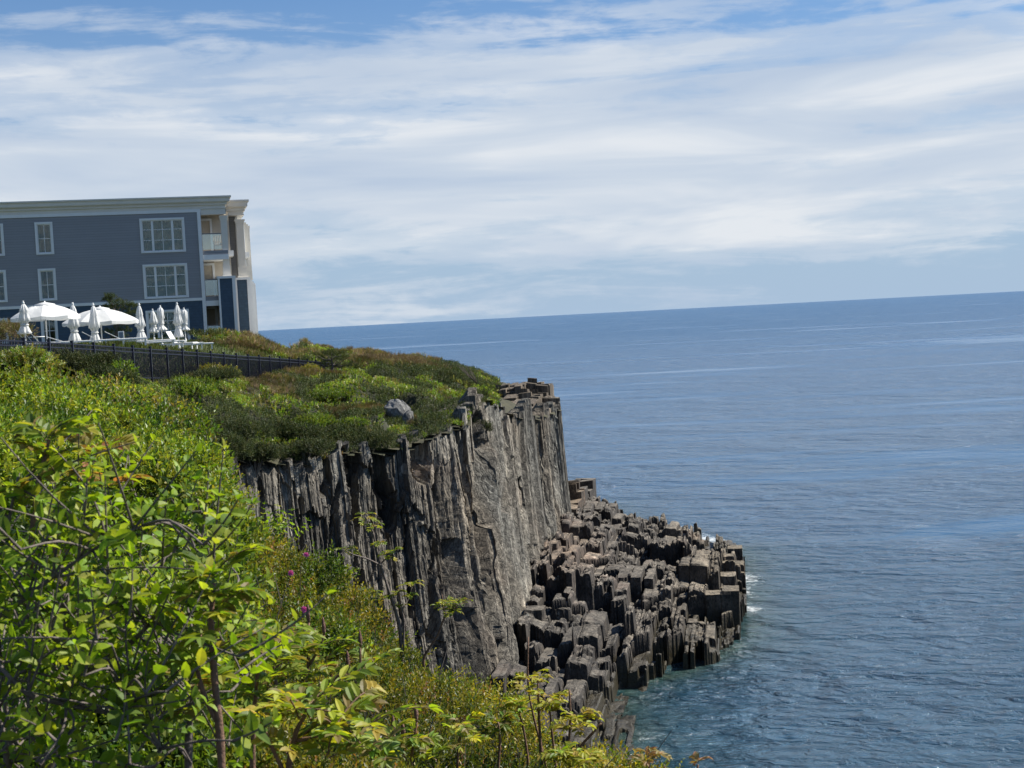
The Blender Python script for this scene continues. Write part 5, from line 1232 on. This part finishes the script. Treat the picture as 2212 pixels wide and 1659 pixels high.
# --- sumac, rose and honeysuckle built leaf by leaf
class Plant:
    def __init__(s, base): s.b = np.array(base, float); s.w = MB(); s.L = []; s.seed = []
    def stem(s, pts, r0_, r1_=None, k=6):
        pts = [np.array(p)-s.b for p in pts]; r1_ = r0_*.4 if r1_ is None else r1_
        # smooth the polyline
        Q = []
        for i in range(len(pts)-1):
            p0, p1, p2, p3 = pts[max(i-1, 0)], pts[i], pts[i+1], pts[min(i+2, len(pts)-1)]
            for u in (0, .33, .66): Q.append(.5*((2*p1)+(-p0+p2)*u+(2*p0-5*p1+4*p2-p3)*u*u+(-p0+3*p1-3*p2+p3)*u**3))
        Q.append(pts[-1]); n = len(Q); s.w.tube(Q, [(r0_+(r1_-r0_)*i/(n-1))*(1+.12*math.sin(i*2.3)) for i in range(n)], k); return [q+s.b for q in Q]
    def leaf(s, p, d, nrm, L, W, col): s.L.append((np.array(p)-s.b, d, nrm, L, W, col))
    def pinnate(s, p, d, length, n, L, W, cols, droop=.5):
        p = np.array(p, float); d = unit(np.array(d, float)); side = unit(np.cross(d, [0, 0, 1])+rng.normal(0, .2, 3)); pts = [p-s.b]
        for i in range(n):
            f = (i+1)/n; q = p+d*length*f-np.array([0, 0, 1])*droop*length*f*f; pts.append(q-s.b); t_ = unit(d-np.array([0, 0, 1])*droop*2*f)
            up = np.cross(side, t_); up = up if up[2] > 0 else -up; c = cols[rng.integers(len(cols))]; l_ = L*(1-.55*abs(f-.45))
            for sg in (-1, 1): s.leaf(q, unit(side*sg*.8+t_*.65+up*.15+rng.normal(0, .12, 3)), up+rng.normal(0, .2, 3), l_*rng.uniform(.85, 1.1), W, c)
        s.leaf(q, t_, up, L*.7, W, c); s.w.tube([tuple(v) for v in pts], [.0022*length/.2]*len(pts), 4, False)
    def tuft(s, p, n, length, L, W, cols, droop=.45, nl=6, upw=.6):
        for i in range(n):
            th = i*2.4+rng.uniform(-.3, .3); e = upw+rng.uniform(-.35, .4); s.pinnate(np.array(p)+rng.normal(0, .01, 3), [math.cos(th), math.sin(th), e], length*rng.uniform(.6, 1.1), nl, L, W, cols, droop)
    def twig(s, p, d, length, n, L, W, cols, r_=.003):
        """arching leafy twig with opposite leaves"""
        p = np.array(p, float); d = unit(np.array(d, float)); pts = [p]; bend = rng.normal(0, .25, 3)+[0, 0, .12]
        for i in range(n):
            d = unit(d+bend/n); p = p+d*length/n; pts.append(p); a = unit(np.cross(d, rng.normal(size=3))); c = cols[rng.integers(len(cols))]
            f = (i+1)/n
            for sg in (-1, 1):
                ld = unit(a*sg*.9+d*.55+rng.normal(0, .15, 3)+[0, 0, .1]); s.leaf(p, ld, unit(d+rng.normal(0, .3, 3)+[0, 0, .5]), L*rng.uniform(.6, 1.15)*(1.1-.5*f), W*rng.uniform(.8, 1.1)*(1.1-.5*f), c)
        s.leaf(p, d, a, L*.55, W*.5, c); s.w.tube([q-s.b for q in pts], list(np.linspace(r_, r_*.4, len(pts))), 5, False)
    def head(s, p, h, r_):
        m = MB(); s.seed.append(m); m.lathe([(r_*.4, 0), (r_*.9, h*.2), (r_, h*.45), (r_*.7, h*.75), (r_*.2, h)], tuple(np.array(p)-s.b), 9, lambda j, i: random.uniform(.65, 1.25))
    def done(s, name, lab, cat, bark, lm=M_LEAFBIG, group=None, big=True, leafname='foliage'):
        t = empty(name, s.b, lab, cat, group); s.w.build('stems', bark, t, True)
        if s.L:
            p, d, n_, L, W, c = zip(*s.L); p = np.array(p); L = np.array(L); W = np.array(W)
            V, F_ = (ovates if big else rhombs)(p, np.array(d), np.array(n_), L, W); nv = 11 if big else 4
            link(leafname, npmesh(leafname, V, F_, tones(np.arange(len(p)), np.array(c), nv, .14)), lm, t, smooth=False)
        for m in s.seed: m.build('seed_head', M_SEED, t, True)
        return t
SUM = [(.20, .24, .025), (.25, .26, .03), (.16, .20, .03), (.18, .14, .045), (.13, .20, .025), (.10, .15, .025)]
SUMY = [(.38, .36, .04), (.30, .32, .035), (.34, .27, .05)]
HON = [(.23, .33, .022), (.17, .27, .022), (.28, .37, .028), (.11, .18, .022), (.32, .37, .05)]

# saplings standing out against the cliff
D_ = 13.6
p = Plant(P(868, 1440, D_)); p.stem([P(868, 1440, D_), P(867, 1394, D_), P(860, 1342, D_), P(842, 1283, D_), P(822, 1219, D_), P(811, 1176, D_), P(806, 1150, D_)], .022, .010)
p.stem([P(806, 1150, D_), P(796, 1132, D_), P(788, 1115, D_)], .010, .004)
p.stem([P(824, 1222, D_), P(793, 1207, D_-.2), P(763, 1198, D_-.3), P(748, 1190, D_-.3)], .010, .005); p.stem([P(824, 1216, D_), P(839, 1202, D_), P(850, 1192, D_)], .009, .004)
p.stem([P(870, 1400, D_), P(873, 1342, D_), P(865, 1311, D_), P(858, 1285, D_)], .014, .005); p.stem([P(867, 1318, D_), P(880, 1298, D_+.1), P(890, 1268, D_+.1)], .009, .004)
for x_, y_, n_, l_ in ((788, 1118, 6, .16), (805, 1140, 4, .14), (748, 1188, 6, .17), (762, 1196, 3, .12), (851, 1190, 5, .13), (836, 1204, 3, .10), (890, 1266, 6, .14), (857, 1284, 5, .13), (866, 1312, 3, .10), (812, 1172, 3, .10), (832, 1290, 4, .13), (884, 1290, 3, .1)):
    p.tuft(P(x_, y_, D_), n_, l_, .05, .02, SUM+SUMY, nl=5)
p.done('sumac_sapling', 'tallest sumac sapling with two bare forked stems in front of the cliff face', 'sapling', M_BARK, group='sumac saplings')
p = Plant(P(915, 1440, D_)); p.stem([P(915, 1440, D_), P(918, 1415, D_), P(946, 1372, D_), P(961, 1332, D_), P(985, 1313, D_), P(994, 1290, D_)], .014, .005); p.stem([P(961, 1332, D_), P(957, 1305, D_), P(955, 1285, D_)], .008, .004)
for x_, y_ in ((955, 1300), (962, 1320), (972, 1310), (985, 1304), (994, 1300), (945, 1312), (968, 1298), (980, 1322)): p.tuft(P(x_, y_, D_+random.uniform(-.1, .1)), 4, .12, .045, .018, SUM+SUMY[:2], nl=5)
p.done('sumac_sapling', 'leaning sumac sapling with one round leafy crown before the cliff, right of the tall one', 'sapling', M_SUMAC, group='sumac saplings')
p = Plant(P(690, 1300, 15.5)); p.stem([P(690, 1300, 15.5), P(706, 1240, 15.5), P(726, 1190, 15.5)], .010, .004); p.stem([P(700, 1250, 15.5), P(716, 1215, 15.5), P(740, 1194, 15.5)], .006, .003)
for x_, y_ in ((694, 1225), (698, 1245), (688, 1240)): p.tuft(P(x_, y_, 15.4), 4, .12, .05, .018, SUM, nl=4)
p.done('sumac_sapling', 'thin sapling with bare slanting twigs beside the pink roses', 'sapling', M_BARK, group='sumac saplings')
p = Plant(P(757, 1370, 14.5)); p.stem([P(757, 1370, 14.5), P(766, 1325, 14.5), P(782, 1285, 14.5)], .010, .005)
for x_, y_ in ((782, 1280), (774, 1290), (790, 1290), (768, 1310), (800, 1284), (760, 1290), (776, 1310)): p.tuft(P(x_, y_, 14.5), 4, .15, .05, .019, SUM, nl=5)
p.done('sumac_sapling', 'short olive leaved sumac left of the forked sapling at the foot of the slope', 'sapling', M_SUMAC, group='sumac saplings')

# sprouting stems in the bottom right corner of the vegetation
def sprout(lab, stems, tufts, D, cols, r_=.012, name='sprouting_stem', L=.06, ln=.16, n=5):
    b = P(*stems[0][0], D); b[2] -= .3; p = Plant(b)
    for st in stems:
        pts = [P(x_, y_, D) for x_, y_ in st]
        if st is stems[0]: pts = [b]+pts
        p.stem(pts, r_, r_*.45)
    for x_, y_ in tufts: p.tuft(P(x_, y_, D+random.uniform(-.1, .1)), n, ln, L, L*.36, cols, nl=5, upw=.9)
    p.done(name, lab, 'sapling', M_SUMAC, group='sprouting stems at the lower right')
sprout('tall bare brown stem rising over the dark ledge with a yellow tuft', [[(1180, 1659), (1155, 1558), (1141, 1481), (1141, 1376)]], [(1146, 1470), (1140, 1490)], 9.0, SUMY, .010)
sprout('thin stem with large yellow green tuft left of the tall bare stem', [[(1140, 1640), (1130, 1570), (1120, 1535)]], [(1120, 1530), (1112, 1545), (1128, 1520)], 9.4, SUMY+HON[:1])
sprout('stem with bright yellow tuft right of the tall bare stem', [[(1200, 1655), (1192, 1580), (1186, 1515)], [(1170, 1650), (1164, 1540), (1162, 1470)]], [(1188, 1510), (1194, 1535), (1183, 1540)], 8.8, SUMY)
sprout('pair of thin bare stems with a yellow tuft between the ledge blocks and the inlet', [[(1225, 1659), (1232, 1560), (1230, 1490)], [(1213, 1655), (1275, 1589), (1299, 1562)]], [(1248, 1556), (1240, 1572), (1256, 1570)], 8.5, SUMY)
sprout('yellow green tuft in the bottom middle of the photo', [[(1225, 1680), (1218, 1640)]], [(1217, 1630), (1224, 1645), (1208, 1650)], 8.2, SUMY+HON[:2])
sprout('low yellow tuft right of the inlet shore vegetation', [[(1266, 1690), (1264, 1650)]], [(1264, 1640), (1272, 1652), (1254, 1655)], 8.0, SUMY)
sprout('small red brown sprout low against the water of the inlet', [[(1402, 1700), (1403, 1640)]], [(1403, 1632), (1392, 1645)], 8.6, [(.30, .17, .07), (.26, .20, .06)], n=4, ln=.12)
sprout('rightmost tiny red brown sprout poking above the bottom edge over the water', [[(1505, 1700), (1508, 1652)]], [(1508, 1650)], 8.4, [(.30, .15, .08), (.24, .18, .06)], n=4, ln=.10, L=.045)
sprout('olive tufted sapling at the bottom left of the inlet', [[(1075, 1690), (1080, 1600), (1076, 1560)]], [(1076, 1560), (1084, 1580), (1066, 1585)], 8.3, SUM)

# pink roses
def rose(px, py, D, flowers, lab, R=.5):
    def ex(t, pos, dr):
        for (fx_, fy_) in flowers:
            c = P(fx_, fy_, min(D-R*.9, surfD(fx_, fy_)-.25))-np.array(t.location); x = MB()
            for k in range(7):
                th = k*2*math.pi/7+random.uniform(-.2, .2); a = Vector((math.cos(th), -.5, math.sin(th)*.9)).normalized(); b_ = a.cross(Vector((0, 1, 0))).normalized(); r_ = .030*random.uniform(.8, 1.1)
                cc = Vector(c); x.add([cc, cc+a*r_*.6+b_*r_*.42, cc+a*r_*1.05+Vector((0, -.008, 0)), cc+a*r_*.6-b_*r_*.42], [(0, 1, 2), (0, 2, 3)])
            f_ = x.build('flower', M_PINK, t)
    shrub('rose_bush', px, py, D, R, .6, G_BRIGHT+G_BAY, lab, 'rose bush', 'rose bushes', L=.045, Wd=.028, kk=9, tl=.14, n=520, extra=ex)
def surfD(px, py):
    D = np.arange(4, 24, .1); q = P(np.full(D.shape, px), np.full(D.shape, py), D); b = q[:, 2] < near_canopy(q[:, 0], q[:, 1])+.12
    return float(D[np.argmax(b)]) if b.any() else 15.0
rose(642, 1195, surfD(642, 1215), [(662, 1197), (629, 1237)], 'rose bush with two pink flowers near the crest of the slope', .5)
rose(655, 1300, surfD(655, 1330)+.2, [(658, 1315), (661, 1356)], 'rose bush with two brighter pink flowers below the first, left of the sapling', .45)

# ================================================================== FOREGROUND BUSHES
def foreground():
    # broad leaved bush on grey stems at the lower left, about 2-3 m from the lens
    D = 2.9; base = P(70, 1900, D); p = Plant(base)
    st = []
    st.append(p.stem([P(40, 1750, D), P(95, 1659, D), P(155, 1530, D), P(148, 1400, D), P(138, 1290, D), P(128, 1200, D+.1)], .017, .009, 9))
    st.append(p.stem([P(150, 1470, D), P(200, 1440, D-.05), P(280, 1390, D-.1), P(330, 1340, D-.1)], .009, .004))
    st.append(p.stem([P(148, 1400, D), P(90, 1360, D-.1), P(40, 1300, D-.1)], .008, .004))
    st.append(p.stem([P(40, 1750, D), P(-20, 1440, D-.3), P(60, 1500, D-.3), P(190, 1532, D-.2), P(330, 1560, D-.2)], .006, .003))
    st.append(p.stem([P(40, 1750, D), P(-20, 1390, D-.2), P(60, 1290, D-.2), P(140, 1230, D-.2), P(230, 1170, D-.2), P(310, 1135, D-.2)], .006, .002))
    st.append(p.stem([P(40, 1750, D), P(-10, 1300, D), P(20, 1120, D), P(40, 1030, D)], .006, .003))
    st.append(p.stem([P(40, 1750, D), P(330, 1659, D-.2), P(300, 1540, D-.2), P(260, 1480, D-.2)], .007, .003))
    st.append(p.stem([P(160, 1520, D), P(300, 1460, D+.2), P(420, 1380, D+.3), P(500, 1300, D+.3)], .009, .003))
    st.append(p.stem([P(130, 1210, D+.1), P(200, 1150, D+.2), P(330, 1165, D+.2), P(470, 1240, D+.2)], .007, .003))
    for s_ in st:
        for q in s_[2::2]:
            for _ in range(3):
                p.twig(q, rng.normal(0, .6, 3)+[0, -.1, .55], rng.uniform(.12, .30), rng.integers(4, 8), .038, .024, HON)
    # the shoots that stand clear of the mass: (base, tip)
    for (x0, y0, x1, y1, dd) in ((235, 1260, 222, 1010, -.2), (250, 1150, 236, 1040, -.1), (370, 1210, 420, 1035, 0), (395, 1190, 455, 1080, .1), (110, 1200, 60, 1090, 0), (180, 1240, 150, 1100, .1), (300, 1200, 330, 1090, .1), (20, 1200, 15, 1090, 0),
                                 (450, 1330, 520, 1280, .2), (480, 1400, 545, 1310, .2), (60, 1400, 20, 1290, -.3), (280, 1330, 300, 1200, -.3), (210, 1380, 190, 1260, -.4), (350, 1400, 400, 1270, -.2), (120, 1600, 60, 1530, -.6), (250, 1600, 300, 1500, -.5), (400, 1500, 430, 1380, -.2), (30, 1250, 90, 1150, -.4), (180, 1170, 280, 1100, -.1), (420, 1180, 380, 1100, .2)):
        a, b = P(x0, y0, D+dd), P(x1, y1, D+dd); n = max(4, int(np.linalg.norm(b-a)/.028)); p.twig(a, b-a, np.linalg.norm(b-a), n, .047, .029, HON, .003)
    for _ in range(135):
        x_, y_ = rng.uniform(-40, 540), 1100+560*rng.random()**.9
        if y_ < 1180+abs(x_-260)*.25 and rng.random() < .5: continue
        if x_ > 430 and rng.random() < .45: continue
        q = P(x_, y_, D+rng.uniform(-.5, .9)); allp = np.array([v for s_ in st for v in s_]); nn = allp[np.argmin(np.linalg.norm((allp-q)*[1, .6, 1], axis=1))]
        p.stem([nn, (nn+q)/2+rng.normal(0, .02, 3), q], .0030, .002, 5); p.twig(q, rng.normal(0, .5, 3)+[0, -.1, .6], rng.uniform(.12, .26), rng.integers(4, 8), .040, .025, HON)
    p.done('honeysuckle_bush', 'large bush with broad yellow green leaves on thick grey stems filling the lower left corner', 'bush', M_BARK)

    def sumac(lab, stems, tufts, D, r_, n=9, ln=.20, L=.046, cols=SUM, bark=M_SUMAC, heads=()):
        b = P(*stems[0][0], D); p = Plant(b)
        for s_ in stems: p.stem([P(x_, y_, D) for x_, y_ in s_], r_*(1 if s_ is stems[0] else .6), r_*.45, 8)
        for x_, y_, n_, l_ in tufts: p.tuft(P(x_, y_, D), max(3, n_//2+1), l_*.95, L*1.1, L*.36, [tuple(min(.5, q*1.3) for q in c) for c in cols], nl=7, droop=.35, upw=.85)
        for x_, y_ in heads: p.head(P(x_, y_, D), .09, .011)
        p.done('sumac_shrub', lab, 'sumac', bark, group='sumac shrubs')
    sumac('young sumac on a fuzzy brown stem in the middle of the lower left bush', [[(482, 1760), (476, 1600), (462, 1450), (456, 1350), (462, 1260)], [(470, 1560), (440, 1500), (425, 1440)]], [(462, 1255, 7, .12), (460, 1330, 6, .15), (456, 1400, 7, .17), (425, 1435, 5, .13), (468, 1290, 4, .1)], 2.7, .0095)
    sumac('sumac with reddish stem and leaf cluster at the upper left of the lower left bush', [[(62, 1300), (70, 1150), (84, 1040), (106, 950)], [(120, 1250), (118, 1120), (125, 1060)]], [(106, 945, 6, .13), (95, 990, 4, .11), (125, 1055, 5, .13), (70, 1080, 3, .1)], 2.9, .008)
    sumac('sumac with a single red brown tip leaf above the broad leaved bush', [[(236, 1330), (222, 1120), (208, 1010), (196, 965)]], [(202, 985, 4, .11), (215, 1050, 3, .12)], 3.1, .006, cols=[(.26, .12, .06), (.24, .20, .05), (.20, .19, .04)])
    sumac('sumac on a pale smooth stem at the bottom, right of the fuzzy stemmed one', [[(408, 1760), (407, 1620), (412, 1540), (420, 1480)]], [(420, 1480, 5, .14), (410, 1545, 4, .12)], 2.8, .010, bark=M_BARK)
    sumac('drooping sumac with large yellow green pinnate leaves at the bottom centre', [[(612, 1760), (625, 1650), (640, 1580), (660, 1545)], [(640, 1600), (690, 1590), (720, 1575)], [(620, 1680), (590, 1620), (570, 1570)]], [(655, 1550, 8, .22), (722, 1575, 8, .22), (570, 1565, 7, .2), (780, 1590, 5, .2), (620, 1630, 6, .2), (700, 1640, 6, .2)], 3.3, .009, L=.052, cols=SUM+SUMY)
    sumac('sumac with tawny leaves right of the broad leaved bush', [[(545, 1700), (548, 1560), (556, 1460), (565, 1400)]], [(565, 1395, 6, .16), (552, 1450, 6, .18), (548, 1520, 5, .17), (585, 1480, 4, .16)], 3.6, .008, cols=SUM)
    sumac('sumac whose stems end in dry dark seed heads below the pink roses', [[(668, 1600), (664, 1500), (666, 1420), (667, 1345)], [(666, 1440), (690, 1400), (700, 1372)]], [(640, 1430, 4, .2), (690, 1400, 4, .2), (700, 1440, 5, .2), (655, 1470, 4, .2)], 7.0, .012, L=.07, heads=((667, 1345), (700, 1372), (682, 1395)))
    sumac('sumac with one tall dark seed head left of the forked sapling', [[(735, 1640), (752, 1540), (776, 1450), (778, 1400)], [(750, 1560), (700, 1520), (683, 1500)], [(683, 1513), (720, 1470), (752, 1440)]], [(760, 1470, 3, .2), (740, 1500, 4, .2), (800, 1440, 4, .2)], 7.4, .012, L=.06, heads=((779, 1398), (752, 1442)))
    sumac('low sumac with purplish seed heads in the bottom centre', [[(890, 1720), (888, 1650), (896, 1590), (900, 1560)], [(888, 1660), (860, 1610), (850, 1585)]], [(880, 1620, 5, .18), (905, 1600, 4, .18), (860, 1610, 4, .16), (930, 1640, 5, .18)], 6.6, .010, L=.055, heads=((900, 1560), (851, 1587), (872, 1600)))
    sumac('sumac with olive leaves along the bottom edge right of the drooping one', [[(835, 1730), (830, 1650), (822, 1600)]], [(822, 1600, 6, .18), (840, 1640, 5, .18), (800, 1630, 5, .16)], 5.0, .009, L=.06)
    sumac('leafy sumac clump with tawny tips below the lower pink roses', [[(600, 1560), (596, 1470), (606, 1400)]], [(606, 1400, 6, .24), (590, 1440, 5, .22), (620, 1440, 6, .24), (600, 1490, 5, .22)], 6.2, .010, L=.075)
    sumac('slender sumac with yellow leaf tips at the bottom right of the thicket', [[(985, 1720), (990, 1620), (1000, 1560)]], [(1000, 1560, 5, .18), (985, 1600, 5, .18), (1015, 1600, 4, .16)], 8.0, .010, L=.06, cols=SUM+SUMY)
    # cluster of broader leaved vine on the crest
    p = Plant(P(600, 1330, 17.5)); 
    for x_, y_, D_ in ((1150, 1530, 11), (1080, 1500, 12)): pass
    for _ in range(26):
        q = P(rng.uniform(560, 640), rng.uniform(1140, 1200), 17.5); p.stem([p.b, (p.b+q)/2-[0, 0, .15], q], .008, .004, 4); p.twig(q, rng.normal(0, .5, 3)+[0, 0, .5], .3, 5, .08, .05, HON)
    p.done('climbing_vine', 'patch of larger pale green leaves on the slope crest beside the cliff', 'vine', M_TWIG)
    p = Plant(P(820, 1520, 12))
    for _ in range(24):
        q = P(rng.uniform(745, 800), rng.uniform(1400, 1440), 12); p.stem([p.b, (p.b+q)/2-[0, 0, .1], q], .006, .003, 4); p.twig(q, rng.normal(0, .5, 3)+[0, 0, .4], .22, 4, .08, .055, HON)
    p.done('climbing_vine', 'vine with round bright leaves in the lower thicket left of the cliff foot', 'vine', M_TWIG)
foreground()
